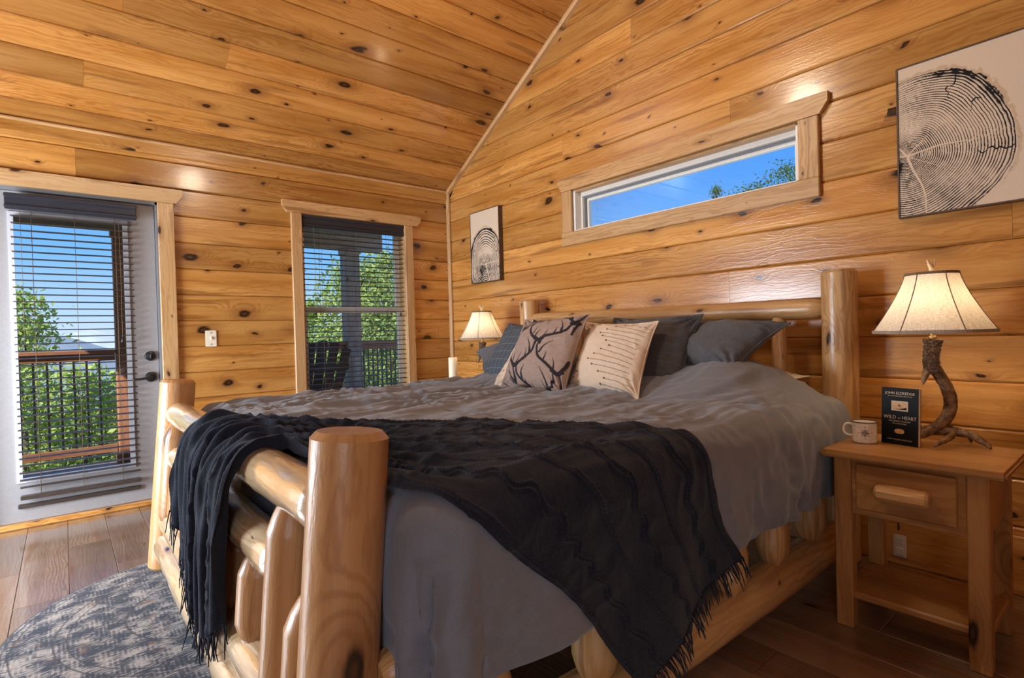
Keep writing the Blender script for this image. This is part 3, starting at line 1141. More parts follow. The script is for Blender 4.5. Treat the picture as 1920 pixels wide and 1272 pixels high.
COMF = NT('comforter_cotton')
_t = COMF.n('TexCoord')
_n1 = COMF.noise(_t.outputs['Object'], 900, 2)
_n2 = COMF.noise(_t.outputs['Object'], 24, 4, 0.6, 0.6)
_c = COMF.mix(COMF.ramp(_n1, 0.3, 0.7), (0.135, 0.146, 0.175), (0.205, 0.220, 0.258))
_c = COMF.mix(COMF.ramp(_n2, 0.3, 0.7, 0.0, 0.25), _c, (0.140, 0.150, 0.178))
COMF.bsdf(_c, 0.72, COMF.math('ADD', COMF.math('MULTIPLY', _n1, 0.25), COMF.math('MULTIPLY', _n2, 1.6)), 0.35, 0.004, sheen=0.25, spec=0.3)
COMF = COMF.m

na, nb = 250, 330
aa = np.linspace(CX1 + 0.0, CX0 - SK, na)
bb = np.linspace(CY0 - SK, CY1 + SK, nb)
A_, B_ = np.meshgrid(aa, bb, indexing='ij')
P, dd, ux, uy = drape(A_, B_)
N = normals(P)
if N[20, nb // 2, 2] < 0:
    N = -N
# broad puffs
disp = 0.016 * fbm(A_ * 3.0, B_ * 3.0, 3, 2)
# drawn-out creases, running mostly along the bed and curving to the far foot corner
wa = A_ + 0.25 * fbm(A_ * 1.5, B_ * 1.5, 8, 2)
wb_ = B_ + 0.25 * fbm(A_ * 1.5 + 7, B_ * 1.5, 9, 2)
topmask = 1 - smooth01(dd / 0.25)
cre = ridged(wa * 2.4, wb_ * 13.0, 21) * 0.6 + ridged(wa * 4.0 + 3, wb_ * 22.0, 22) * 0.4
disp += topmask * 0.022 * cre * (0.45 + 0.9 * smooth01((B_ + 2.9) / 1.2))
# crossing pleat lines of the seams
for x0_, am in ((-1.05, 0.010), (-1.62, 0.012), (-2.12, 0.006)):
    ln = wa + 0.05 * (wb_ + 2.3) - x0_
    disp += topmask * am * np.exp(-(ln / 0.018) ** 2) * (0.5 + fbm(B_ * 9, A_ * 3, 31, 2)) - topmask * am * 0.6 * np.exp(-((ln + 0.035) / 0.016) ** 2)
# small puckers
disp += 0.009 * ridged(wa * 17, wb_ * 17, 41) * (0.35 + smooth01(fbm(A_ * 2.2, B_ * 2.2, 44, 2) * 2.2))
# creases at the near side by the head
side = smooth01((dd - 0.08) / 0.1)
sh = smooth01((A_ + 1.5) / 0.5)
disp += side * sh * 0.020 * ridged(wa * 6.5 + wb_ * 3.0, wb_ * 5.0 - wa * 3.0, 51)
# hanging folds
disp += side * 0.016 * np.sin(A_ * 17 + 1.6 * fbm(A_ * 2, B_ * 2, 61, 2)) * smooth01((dd - 0.12) / 0.3) * (np.abs(uy) > 0.7) * (A_ < -0.9)
disp += side * 0.012 * np.sin(B_ * 19 + 2 * fbm(A_ * 2, B_ * 2, 62, 2)) * smooth01((dd - 0.1) / 0.3) * (np.abs(ux) > 0.7)
# corner gathers
cor = smooth01((np.minimum(np.abs(ux), np.abs(uy)) - 0.05) / 0.25) * side
phi = np.arctan2(np.abs(uy), np.abs(ux) + 1e-9)
disp += cor * 0.030 * smooth01((dd - 0.05) / 0.45) * np.cos((phi - math.pi / 4 - 0.30) * 5.5)
disp += cor * 0.009 * ridged(phi * 2.0 + dd * 2, dd * 15.0, 71)
P2 = P + N * disp[..., None]
comf = build('comforter', P2.reshape(-1, 3), grid_faces(na, nb), COMF, None, Matrix(), True)
md = comf.modifiers.new('thickness', 'SOLIDIFY')
md.thickness = 0.012
md.offset = -1.0
tag(comf, 'wrinkled slate grey comforter spread over the bed', 'comforter')

# ------------------------------------------------------------------ throw blanket
KNIT = NT('navy_knit')
_t = KNIT.n('TexCoord')
_s = KNIT.n('SeparateXYZ')
KNIT.l(_t.outputs['UV'], _s.inputs[0])
_k1 = KNIT.math('SINE', KNIT.math('MULTIPLY', _s.outputs[0], 1100.0))
_k2 = KNIT.math('SINE', KNIT.math('MULTIPLY', _s.outputs[1], 1500.0))
_k = KNIT.math('MULTIPLY', _k1, _k2)
_n1 = KNIT.noise(_t.outputs['Object'], 500, 3)
_hk = KNIT.math('ADD', KNIT.math('MULTIPLY', _k, 0.25), _n1)
_c = KNIT.mix(KNIT.ramp(_hk, 0.2, 0.9), (0.006, 0.008, 0.015), (0.022, 0.028, 0.047))
KNIT.bsdf(_c, 0.95, _hk, 0.6, 0.003, sheen=0.12, spec=0.12)
KNIT = KNIT.m

FOOTA = CX0 - 0.02
_fp = np.array([(FOOTA, 0.0), (-2.41, 0.000), (-2.455, 0.006), (-2.490, 0.016), (-2.525, 0.014), (-2.556, -0.010), (-2.577, -0.055), (-2.586, -0.13), (-2.592, -0.30), (-2.597, -0.5), (-2.600, -0.80)])
_fc = catmull(np.c_[_fp, np.zeros(len(_fp))], 8)[:, :2]
_fs = np.concatenate([[0], np.cumsum(np.linalg.norm(np.diff(_fc, axis=0), axis=1))])


def throw_surf(a, b):
    ac = np.maximum(a, FOOTA)
    P, d, _, _ = drape(ac, b)
    # ride on the wrinkles of the comforter
    fi = np.clip((ac - aa[0]) / (aa[1] - aa[0]), 0, na - 1.001)
    fj = np.clip((b - bb[0]) / (bb[1] - bb[0]), 0, nb - 1.001)
    i0, j0 = fi.astype(int), fj.astype(int)
    ti, tj = fi - i0, fj - j0
    dsp = (disp[i0, j0] * (1 - ti) * (1 - tj) + disp[i0 + 1, j0] * ti * (1 - tj) + disp[i0, j0 + 1] * (1 - ti) * tj + disp[i0 + 1, j0 + 1] * ti * tj)
    s = np.maximum(FOOTA - a, 0)
    fx_ = np.interp(s, _fs, _fc[:, 0])
    fz_ = np.interp(s, _fs, _fc[:, 1])
    foot = a < FOOTA
    P[..., 0] = np.where(foot, P[..., 0] + (fx_ - FOOTA), P[..., 0])
    P[..., 2] = np.where(foot, P[..., 2] + fz_, P[..., 2])
    return P, np.where(foot, np.maximum(dsp, 0), dsp)


rows_ctl = np.array([
    [(-2.86, -2.12), (-3.13, -2.44), (-3.02, -2.80)],
    [(-2.68, -2.14), (-2.76, -2.48), (-2.76, -2.83)],
    [(-2.48, -2.25), (-2.50, -2.60), (-2.50, -2.95)],
    [(-2.30, -2.60), (-2.33, -3.00), (-2.43, -3.38)],
    [(-1.90, -2.93), (-2.12, -3.26), (-2.37, -3.57)],
    [(-1.60, -3.28), (-1.92, -3.52), (-2.25, -3.69)],
    [(-1.50, -3.72), (-1.80, -3.79), (-2.10, -3.83)],
    [(-1.39, -3.93), (-1.64, -4.02), (-1.87, -4.12)]])
nv, nu = 620, 230
cols = [catmull(np.c_[rows_ctl[:, k], np.zeros(len(rows_ctl))], 40)[:, :2] for k in range(3)]
# resample by mean arc length
m_ = (cols[0] + cols[1] + cols[2]) / 3
sarc = np.concatenate([[0], np.cumsum(np.linalg.norm(np.diff(m_, axis=0), axis=1))])
sv = np.linspace(0, sarc[-1], nv)
cols = [np.c_[np.interp(sv, sarc, c[:, 0]), np.interp(sv, sarc, c[:, 1])] for c in cols]
uu = np.linspace(0, 1, nu)
l0, l1, l2 = 2 * (uu - 0.5) * (uu - 1), -4 * uu * (uu - 1), 2 * uu * (uu - 0.5)
AB = cols[0][:, None] * l0[None, :, None] + cols[1][:, None] * l1[None, :, None] + cols[2][:, None] * l2[None, :, None]
P, DSP = throw_surf(AB[..., 0], AB[..., 1])
N = normals(P)
if N[nv // 2, nu // 2, 2] < 0:
    N = -N
SV = sv[:, None] + 0 * uu[None]
UU = uu[None] + 0 * sv[:, None]
STOT = sarc[-1]
lift = 0.020 + DSP
# bunched pleats where it is gathered over the foot rail, opening towards the near side
gather = 1 - smooth01((SV - 0.75) / 0.75)
pl = UU + 0.035 * np.sin(SV * 4.2) + 0.05 * fbm(SV * 2.2, UU * 3, 81, 2)
lift += gather * (0.015 * np.sin(pl * 44.0 + 2.5 * fbm(SV * 1.2, UU * 2.0, 85, 2)) + 0.010 * np.sin(pl * 87.0 + 1.0 + 2 * fbm(SV * 3, UU * 2, 82, 2))) + gather * 0.010
lift += (1 - gather) * 0.006 * fbm(SV * 6, UU * 5, 83, 2)
lift += 0.0010 * vn(SV * 160, UU * 160, 84)
# raised cables: straight ones and zigzag pairs
def cable(uc, wd, amp, zig=0.0, rope=0.0):
    ph = (SV / 0.105) % 1.0
    tri = np.abs(ph - 0.5) * 4 - 1
    step = np.clip(tri * 1.5, -1, 1)
    du = UU - uc - zig * step
    wdv = wd
    r = amp * np.exp(-(du / wdv) ** 2)
    if rope:
        r = r * (1 - rope * (0.5 + 0.5 * np.sin(SV * 520)))
    return r


soft = 0.55 + 0.45 * smooth01((SV - 0.6) / 0.5)
cab = np.zeros_like(SV)
for uc in (0.035, 0.365, 0.675, 0.975):
    cab += cable(uc - 0.006, 0.0055, 0.0065, 0, 0.35) + cable(uc + 0.008, 0.0055, 0.0065, 0, 0.35)
for uc in (0.20, 0.52, 0.835):
    cab += cable(uc - 0.013, 0.0056, 0.0075, 0.016, 0.25) + cable(uc + 0.012, 0.0056, 0.0075, 0.016, 0.25)
lift += cab * soft
P3 = P + N * lift[..., None]
thr = build('throw_blanket', P3.reshape(-1, 3), grid_faces(nv, nu), KNIT, None, Matrix(), True)
uvl = thr.data.uv_layers.new(name='UVMap')
li = np.zeros(len(thr.data.loops), np.int32)
thr.data.loops.foreach_get('vertex_index', li)
uvc = np.stack([(UU * 0.75).ravel()[li], SV.ravel()[li]], -1).astype(np.float32)
uvl.data.foreach_set('uv', uvc.ravel())
tag(thr, 'navy cable-knit throw with tasselled ends draped over the bed foot', 'throw blanket')
# fringe: twisted strands along both short hems
mb = MB()
rs_ = np.random.default_rng(5)
for row, sgn in ((0, -1), (nv - 1, 1)):
    for k in range(96):
        j = int(k / 95 * (nu - 1))
        p0 = P3[row, j]
        tdir = P3[row, j] - P3[row - sgn * 6, j]
        tdir /= np.linalg.norm(tdir)
        Lf = rs_.uniform(0.045, 0.085)
        off = rs_.normal(0, 0.007, 3)
        n_ = N[row, j] * 0.002
        p1 = p0 + tdir * Lf * 0.45 + off * 0.5 + n_ + np.array([0, 0, -0.006])
        p2 = p0 + tdir * Lf * 0.75 + off + n_ + np.array([0, 0, -Lf * 0.28])
        pth = catmull([p0 - tdir * 0.004, p1, p2], 3)
        V, F = tube_geo(pth, np.linspace(0.0023, 0.0014, len(pth)), 5)
        mb.add(V, F)
fr = mb.build('fringe', KNIT, thr, True)
fr['kind'] = 'stuff'
fr['label'] = 'dark knotted tassel fringe'

# ------------------------------------------------------------------ pillows
def pillow(name, label, BL, BR, TR, TL, thick, mat, n=60, pinch=0.05, seed=0, group=None, sag=0.15, wr=0.005, cat='pillow', draw=None, edge=None, flange=0.0):
    BL, BR, TR, TL = (np.array(q, float) for q in (BL, BR, TR, TL))
    c = (BL + BR + TR + TL) / 4
    X = (BR + TR - BL - TL)
    X /= np.linalg.norm(X)
    Yv = (TL + TR - BL - BR)
    Z = np.cross(X, Yv)
    Z /= np.linalg.norm(Z)
    Yv = np.cross(Z, X)
    R = np.stack([X, Yv, Z], 1)
    loc = [(q - c) @ R for q in (BL, BR, TR, TL)]
    g = np.linspace(-1, 1, n)
    # denser towards the seam
    U, V = np.meshgrid(g, g, indexing='ij')
    s, t = (U + 1) / 2, (V + 1) / 2
    # mid edges drawn in, corners stay
    s2 = s + pinch * (0.5 - s) * 2 * (1 - V ** 2) * np.abs(U) ** 2
    t2 = t + pinch * (0.5 - t) * 2 * (1 - U ** 2) * np.abs(V) ** 2
    base = ((1 - s2)[..., None] * (1 - t2)[..., None] * loc[0] + s2[..., None] * (1 - t2)[..., None] * loc[1]
            + s2[..., None] * t2[..., None] * loc[2] + (1 - s2)[..., None] * t2[..., None] * loc[3])
    prof = np.clip((1 - np.abs(U) ** 2.4), 0, 1) * np.clip((1 - np.abs(V) ** 2.4), 0, 1)
    prof = prof ** 0.55
    prof = prof * (1 - sag * V)
    wrn = wr * (fbm(U * 3 + seed, V * 3, 100 + seed, 3) * 1.5 + ridged(U * 4 + 2 * V, V * 4 - U, 110 + seed) * 0.7 * (1 - prof / 1.2))
    # gathers running in from the corners
    for cu in (-1, 1):
        for cv in (-1, 1):
            rr_ = np.hypot(U - cu, V - cv)
            an = np.arctan2(V - cv, U - cu)
            wrn = wrn + wr * 1.3 * np.exp(-((rr_ - 0.22) / 0.25) ** 2) * np.sin(an * 14 + seed) * (prof > 0.02)
    soft = np.clip(prof * 4, 0, 1)
    front = base.copy()
    front[..., 2] += thick / 2 * prof + wrn * soft
    back = base.copy()
    back[..., 2] -= thick / 2 * prof
    V1 = np.concatenate([front.reshape(-1, 3), back.reshape(-1, 3)])
    f = grid_faces(n, n)
    k = n * n
    F = f + [tuple(k + i for i in q[::-1]) for q in f]
    mw = M3(Vector(X), Vector(Yv), Vector(Z), Vector(c))
    o = build(name, V1, F, mat, None, mw, True)
    bm = bmesh.new()
    bm.from_mesh(o.data)
    bmesh.ops.recalc_face_normals(bm, faces=bm.faces)
    bm.to_mesh(o.data)
    bm.free()
    if draw is not None:
        cols_ = draw(s, t).reshape(-1, 3)
        set_print(o, np.concatenate([cols_, np.broadcast_to(np.asarray(edge), cols_.shape)]))
    # piped seam as part
    ring = [base[i, 0] for i in range(n)] + [base[-1, i] for i in range(1, n)] + [base[i, -1] for i in range(n - 2, -1, -1)] + [base[0, i] for i in range(n - 2, 0, -1)]
    ring = np.array(ring + [ring[0]])
    Vp, Fp = tube_geo(ring, 0.0032, 6)
    seam = build('seam', Vp, Fp, SEAMS.get(name, mat), o, mw, True)
    tag(o, label, cat, group)
    return o


def seg_d(px, py, a, b, w0, w1):
    """signed distance to a tapered stroke segment."""
    ax, ay = a
    bx, by = b
    dx, dy = bx - ax, by - ay
    L2 = dx * dx + dy * dy + 1e-12
    t = np.clip(((px - ax) * dx + (py - ay) * dy) / L2, 0, 1)
    return np.hypot(px - ax - t * dx, py - ay - t * dy) - (w0 + (w1 - w0) * t) / 2


def strokes(px, py, lst):
    d = np.full(px.shape, 1e9)
    for pts, w0, w1 in lst:
        c = catmull(np.c_[np.array(pts, float), np.zeros(len(pts))], 6)[:, :2] if len(pts) > 2 else np.array(pts, float)
        n = len(c) - 1
        for i in range(n):
            d = np.minimum(d, seg_d(px, py, c[i], c[i + 1], w0 + (w1 - w0) * i / n, w0 + (w1 - w0) * (i + 1) / n))
    return d


ANT = [
    ([(655, 490), (605, 430), (578, 370), (585, 310), (625, 262), (690, 232)], 34, 10),
    ([(690, 490), (740, 458), (820, 432), (900, 402), (950, 350), (978, 295)], 36, 16),
    ([(622, 410), (638, 360), (660, 312)], 16, 3), ([(645, 450), (668, 400), (690, 358)], 16, 3),
    ([(712, 470), (745, 420), (772, 368)], 18, 3), ([(815, 432), (838, 390), (850, 342)], 18, 3),
    ([(885, 405), (898, 330), (880, 236)], 26, 4), ([(930, 380), (945, 345), (952, 315)], 14, 3),
    ([(640, 470), (675, 497), (712, 478)], 44, 40),
    ([(650, 500), (640, 540)], 22, 14), ([(700, 500), (690, 540)], 22, 16),
    ([(410, 738), (370, 680), (345, 610), (350, 530), (365, 462), (430, 402), (500, 352), (560, 290), (598, 240)], 32, 14),
    ([(478, 352), (515, 305), (545, 232)], 20, 4), ([(435, 398), (470, 350), (497, 308)], 16, 3),
    ([(362, 600), (392, 520), (442, 452)], 22, 4), ([(402, 695), (418, 650), (428, 602)], 14, 3), ([(445, 722), (475, 665), (497, 612)], 14, 3),
    ([(455, 736), (520, 692), (590, 640), (625, 580), (640, 510)], 34, 18),
    ([(545, 662), (552, 615), (548, 568)], 16, 3), ([(592, 632), (585, 545), (560, 450)], 26, 4),
    ([(405, 735), (432, 752), (458, 735)], 44, 40),
    ([(800, 812), (740, 742), (682, 680), (664, 610), (668, 550), (690, 500)], 32, 16),
    ([(690, 630), (735, 565), (818, 508)], 22, 4), ([(722, 705), (745, 660), (757, 618)], 14, 3), ([(797, 790), (808, 735), (806, 678)], 16, 3),
    ([(850, 822), (890, 762), (925, 690)], 30, 14), ([(792, 812), (825, 838), (862, 812)], 44, 36),
    ([(404, 758), (408, 850), (388, 925)], 18, 26), ([(445, 758), (440, 835), (475, 900), (525, 955)], 18, 26),
    ([(388, 905), (352, 810), (334, 714)], 22, 4), ([(368, 905), (352, 870), (340, 838)], 14, 3), ([(478, 895), (492, 820), (535, 752)], 22, 4),
    ([(512, 940), (508, 905), (502, 878)], 14, 3), ([(310, 935), (272, 905), (246, 876)], 16, 3),
    ([(790, 850), (775, 915), (738, 962), (690, 995)], 18, 26), ([(838, 850), (835, 920), (815, 1000)], 18, 16),
    ([(708, 975), (706, 870), (680, 776)], 22, 4), ([(690, 985), (678, 945), (668, 900)], 14, 3), ([(740, 960), (758, 925), (772, 898)], 14, 3),
    ([(560, 970), (556, 932)], 12, 3), ([(640, 995), (626, 960)], 12, 3),
    ([(990, 285), (955, 225), (896, 182)], 34, 22), ([(1010, 280), (1050, 235), (1090, 170)], 34, 10), ([(975, 232), (990, 200), (1002, 168)], 16, 4),
    ([(975, 290), (1010, 300), (1030, 285)], 40, 36), ([(600, 232), (590, 215), (578, 200)], 40, 16), ([(610, 238), (700, 214), (860, 182)], 20, 4),
    ([(975, 425), (1005, 345), (1040, 285)], 20, 10),
]


def bil_draw(TLz, TRz, BRz, BLz, fn):
    def f(s, t):
        TL_, TR_, BR_, BL_ = (np.array(q, float) for q in (TLz, TRz, BRz, BLz))
        p = ((1 - s)[..., None] * t[..., None] * TL_ + s[..., None] * t[..., None] * TR_ + s[..., None] * (1 - t)[..., None] * BR_ + (1 - s)[..., None] * (1 - t)[..., None] * BL_)
        return fn(p[..., 0], p[..., 1])
    return f


TAUPE = np.array(lin(168, 146, 134))
INK = np.array(lin(42, 38, 44))


def antler_fn(px, py):
    d = strokes(px, py, ANT)
    k = smooth01(0.5 - d / 4.0)[..., None]
    streak = (0.92 + 0.16 * vn(px / 38.0, py / 4.5, 7) + 0.10 * vn(px / 12, py / 2.5, 8))[..., None]
    return TAUPE * streak * (1 - k) + INK * k


LDOTS = [((1520, 300), (1745, 345)), ((1440, 330), (1715, 395)), ((1360, 378), (1690, 440)), ((1287, 418), (1660, 490)), ((1318, 465), (1645, 535)), ((1352, 517), (1630, 590)),
         ((1388, 577), (1610, 645)), ((1312, 622), (1595, 695)), ((1240, 670), (1580, 745)), ((1173, 722), (1555, 785)), ((1215, 782), (1550, 835)), ((1265, 846), (1550, 895)),
         ((1312, 910), (1550, 955)), ((1257, 966), (1545, 1010)),
         ((1140, 420), (980, 430)), ((1105, 345), (1010, 350)), ((1105, 313), (1030, 318)), ((1180, 290), (1060, 300)), ((1260, 285), (1070, 270)), ((995, 665), (900, 655)), ((1027, 717), (890, 708)), ((968, 767), (880, 762)),
         ((1060, 520), (955, 515)), ((1020, 570), (940, 565)), ((985, 615), (920, 610)), ((1010, 830), (870, 820)), ((960, 880), (862, 872))]
CREAM = np.array(lin(226, 204, 180))
LINEC = np.array(lin(86, 66, 56))


def lines_fn(px, py):
    d = strokes(px, py, [([a, b], 7, 7) for a, b in LDOTS])
    dash = 0.75 + 0.25 * np.sin(px / 2.2)
    k = smooth01(0.5 - d / 4.0) * dash
    dd_ = np.full(px.shape, 1e9)
    for a, b in LDOTS:
        dd_ = np.minimum(dd_, np.hypot(px - a[0], py - a[1]) - 10)
    k = np.maximum(k, smooth01(0.5 - dd_ / 4))[..., None]
    tx = (0.95 + 0.12 * vn(px / 6, py / 6, 3))[..., None]
    return CREAM * tx * (1 - k) + LINEC * k


SLATE = fabric('slate_pleated_cotton', (0.070, 0.071, 0.078), 700, 0.25, lines=0.052, bump=0.5)
SHAM = fabric('grey_sham_linen', (0.105, 0.107, 0.116), 650, 0.30, bump=0.4)
PLAID = NT('windowlit_pleated_cotton')
_t = PLAID.n('TexCoord')
_s = PLAID.n('SeparateXYZ')
PLAID.l(_t.outputs['Object'], _s.inputs[0])
_l1 = PLAID.ramp(PLAID.math('SINE', PLAID.math('MULTIPLY', _s.outputs[0], 6.2832 / 0.045)), 0.93, 1.0)
_l2 = PLAID.ramp(PLAID.math('SINE', PLAID.math('MULTIPLY', _s.outputs[1], 6.2832 / 0.060)), 0.94, 1.0)
_l = PLAID.math('MAXIMUM', _l1, _l2)
_nz = PLAID.noise(_t.outputs['Object'], 500, 2)
_c = PLAID.mix(PLAID.ramp(_nz, 0.3, 0.7), (0.060, 0.075, 0.095), (0.090, 0.105, 0.128))  # blue cast of the window light put into the dark cotton's colour
_c = PLAID.mix(PLAID.math('MULTIPLY', _l, 0.5), _c, (0.22, 0.26, 0.30))
PLAID.bsdf(_c, 0.85, PLAID.math('ADD', _nz, _l), 0.4, 0.002, spec=0.2)
PLAID = PLAID.m
IVORY = fabric('ivory_pillowcase', lin(226, 210, 184), 700, 0.06)
ANTM = painted('antler_print_cloth', 0.85, 800, 0.3)
LINM = painted('stitched_cream_cloth', 0.9, 520, 0.5)
SEAMS = {'antler_cushion': fabric('taupe_piping', tuple(TAUPE), 700, 0.1), 'stitched_cushion': fabric('cream_piping', tuple(CREAM), 700, 0.08)}

pillow('sleeping_pillow', 'ivory sleeping pillow peeking from under the comforter beside the tall headboard post', (-0.62, -2.52, 0.83), (-0.62, -3.30, 0.83), (-0.235, -3.385, 0.868), (-0.20, -2.55, 0.87), 0.12, IVORY, 40, 0.04, 1, 'sleeping pillows')
pillow('sleeping_pillow', 'ivory sleeping pillow at the candle side of the headboard', (-0.66, -1.42, 0.80), (-0.62, -2.2, 0.83), (-0.22, -2.2, 0.86), (-0.24, -1.36, 0.82), 0.13, IVORY, 40, 0.04, 2, 'sleeping pillows')
pillow('pillow_sham', 'charcoal grey sham leaning by the tall headboard post', (-0.60, -2.60, 0.91), (-0.60, -3.20, 0.905), (-0.330, -3.345, 1.122), (-0.34, -2.62, 1.140), 0.20, SHAM, 70, 0.05, 3, 'grey shams', 0.1, 0.008)
pillow('pillow_sham', 'charcoal grey sham poking out under the far table lamp', (-0.72, -1.46, 0.86), (-0.70, -2.05, 0.86), (-0.44, -2.05, 1.10), (-0.60, -1.215, 0.978), 0.20, SHAM, 60, 0.05, 4, 'grey shams', 0.1, 0.008)
pillow('square_cushion', 'dark slate pleated cushion behind the cream stitched cushion', (-0.80, -2.47, 0.795), (-0.735, -3.015, 0.800), (-0.475, -2.985, 1.178), (-0.52, -2.455, 1.180), 0.17, SLATE, 80, 0.05, 5, 'pleated square cushions', 0.2, 0.008)
pillow('square_cushion', 'blue-grey checked cushion leaning by the far table lamp', (-0.80, -1.535, 0.785), (-0.80, -2.06, 0.79), (-0.52, -2.03, 1.17), (-0.49, -1.475, 1.180), 0.17, PLAID, 60, 0.05, 6, 'pleated square cushions', 0.2, 0.006)
pillow('stitched_cushion', 'cream cushion with stitched lines and dots in front of the slate cushion', (-0.90, -2.450, 0.798), (-0.97, -2.950, 0.798), (-0.685, -2.868, 1.148), (-0.62, -2.335, 1.160), 0.14, LINM, 170, 0.045, 7, 'stitched cream cushions', 0.2, 0.005,
       draw=bil_draw((1075, 245), (1785, 235), (1565, 1030), (860, 980), lines_fn), edge=CREAM)
pillow('stitched_cushion', 'cream stitched cushion mostly hidden behind the antler cushion', (-0.95, -1.862, 0.785), (-0.90, -2.33, 0.79), (-0.64, -2.30, 1.13), (-0.68, -1.85, 1.135), 0.12, LINM, 110, 0.045, 8, 'stitched cream cushions', 0.2, 0.005,
       draw=bil_draw((1075, 245), (1785, 235), (1565, 1030), (860, 980), lines_fn), edge=CREAM)
pillow('antler_cushion', 'taupe cushion printed with dark antlers in the middle of the bed', (-1.00, -1.999, 0.798), (-1.03, -2.545, 0.790), (-0.72, -2.448, 1.203), (-0.76, -1.961, 1.190), 0.15, ANTM, 220, 0.045, 9, None, 0.2, 0.006,
       draw=bil_draw((450, 180), (1100, 160), (830, 1005), (195, 905), antler_fn), edge=TAUPE)
# ================================================================== NIGHTSTANDS AND WHAT STANDS ON THEM
def nightstand(label, oy, flip):
    """oy: y of the bed-side edge of the top; flip=-1 runs towards -y, +1 towards +y."""
    def Y(v):
        return oy + flip * v
    x0, x1 = -0.757, -0.365
    W = 0.520
    ns = empty('nightstand', (-0.56, Y(W / 2), 0), label, 'nightstand', 'log nightstands')
    def bx_(name, xa, xb, ya, yb, za, zb, par, gr, bev=0.004, mat=NSP):
        a, b = sorted((Y(ya), Y(yb)))
        return abox(name, (xa, a, za), (xb, b, zb), mat, par, bev, gr, 2 if bev > 0.006 else 1)
    bx_('top', -0.790, -0.335, 0.0, W, 0.624, 0.650, ns, 'y', 0.008)
    for xa, ya in ((x0, 0.036), (x0, 0.418), (x1 - 0.052, 0.036), (x1 - 0.052, 0.418)):
        bx_('leg', xa, xa + 0.052, ya, ya + 0.056, 0.0, 0.624, ns, 'z')
    bx_('front_apron', x0 + 0.008, x0 + 0.026, 0.092, 0.418, 0.422, 0.622, ns, 'y', 0.002)
    bx_('back_apron', x1 - 0.026, x1 - 0.008, 0.092, 0.418, 0.422, 0.622, ns, 'y', 0.002)
    bx_('side_apron', x0 + 0.052, x1 - 0.052, 0.048, 0.066, 0.422, 0.622, ns, 'x', 0.002)
    bx_('side_apron', x0 + 0.052, x1 - 0.052, 0.444, 0.462, 0.422, 0.622, ns, 'x', 0.002)
    dr = bx_('drawer', x0 - 0.010, x0 + 0.010, 0.112, 0.396, 0.448, 0.608, ns, 'y', 0.003)
    log('pull', (x0 - 0.036, Y(0.180), 0.527), (x0 - 0.036, Y(0.332), 0.527), 0.029, LOGP, dr, facet=0.12, step=0.05, seg=9, end_round=0.008)
    bx_('shelf', x0 + 0.016, x1 - 0.010, 0.040, 0.470, 0.105, 0.132, ns, 'y', 0.006)
    return ns


nightstand('pine nightstand with log drawer pull holding mug, book and antler lamp', -3.630, -1)
nightstand('pine nightstand in the far corner under the candle', -1.130, 1)

# ------------------------------------------------------------------ antler lamps
ANTL = NT('antler')
_t = ANTL.n('TexCoord')
_n1 = ANTL.noise(_t.outputs['Object'], 38, 4, 0.65)
_n2 = ANTL.noise(_t.outputs['Object'], 190, 3, 0.6)
_c = ANTL.mix(ANTL.ramp(_n1, 0.35, 0.7), (0.085, 0.040, 0.016), (0.36, 0.215, 0.105))
ANTL.bsdf(_c, 0.45, ANTL.math('ADD', _n1, ANTL.math('MULTIPLY', _n2, 0.7)), 0.7, 0.004)
ANTL = ANTL.m
BURR = NT('antler_burr')
_t = BURR.n('TexCoord')
_n1 = BURR.noise(_t.outputs['Object'], 150, 4, 0.7)
_c = BURR.mix(BURR.ramp(_n1, 0.4, 0.7), (0.035, 0.014, 0.006), (0.26, 0.15, 0.08))
BURR.bsdf(_c, 0.4, _n1, 1.0, 0.008)
BURR = BURR.m


ANTL_LIT = plain('lit_antler_finial', (0.62, 0.46, 0.30), 0.5, nscale=90, amt=0.25, bump=0.3)  # antler finial; its pale, lit look is put into the colour


def shade_mat():
    m = NT('linen_shade')
    t = m.n('TexCoord')
    s = m.n('SeparateXYZ')
    m.l(t.outputs['UV'], s.inputs[0])
    a = m.noise(m.comb(m.math('MULTIPLY', s.outputs[0], 60.0), m.math('MULTIPLY', s.outputs[1], 420.0), 0.0), 1.0, 2)
    b = m.noise(m.comb(m.math('MULTIPLY', s.outputs[0], 900.0), m.math('MULTIPLY', s.outputs[1], 26.0), 4.0), 1.0, 2)
    h = m.math('ADD', a, b)
    c = m.mix(m.ramp(h, 0.7, 1.3), (0.46, 0.40, 0.33), (0.80, 0.74, 0.66))
    d = m.n('BsdfDiffuse')
    m.l(c, d.inputs[0])
    tr = m.n('BsdfTranslucent')
    m.l(m.mix(0.35, c, (0.9, 0.84, 0.72)), tr.inputs[0])
    mx = m.n('MixShader')
    mx.inputs[0].default_value = 0.24
    m.l(d.outputs[0], mx.inputs[1])
    m.l(tr.outputs[0], mx.inputs[2])
    m.l(mx.outputs[0], m.out.inputs[0])
    return m.m


SHADE = shade_mat()
SHTRIM = fabric('shade_trim', (0.19, 0.13, 0.085), 500, 0.2)
SHTRIM2 = fabric('shade_hem', (0.33, 0.27, 0.225), 500, 0.15)


def emis(name, col, s):
    m = NT(name)
    e_ = m.n('Emission')
    e_.inputs[0].default_value = (*col, 1)
    e_.inputs[1].default_value = s
    m.l(e_.outputs[0], m.out.inputs[0])
    return m.m


BULB = emis('warm_bulb', (1.0, 0.74, 0.46), 68)
BRASS = plain('aged_brass', (0.35, 0.23, 0.10), 0.35, metal=1.0)


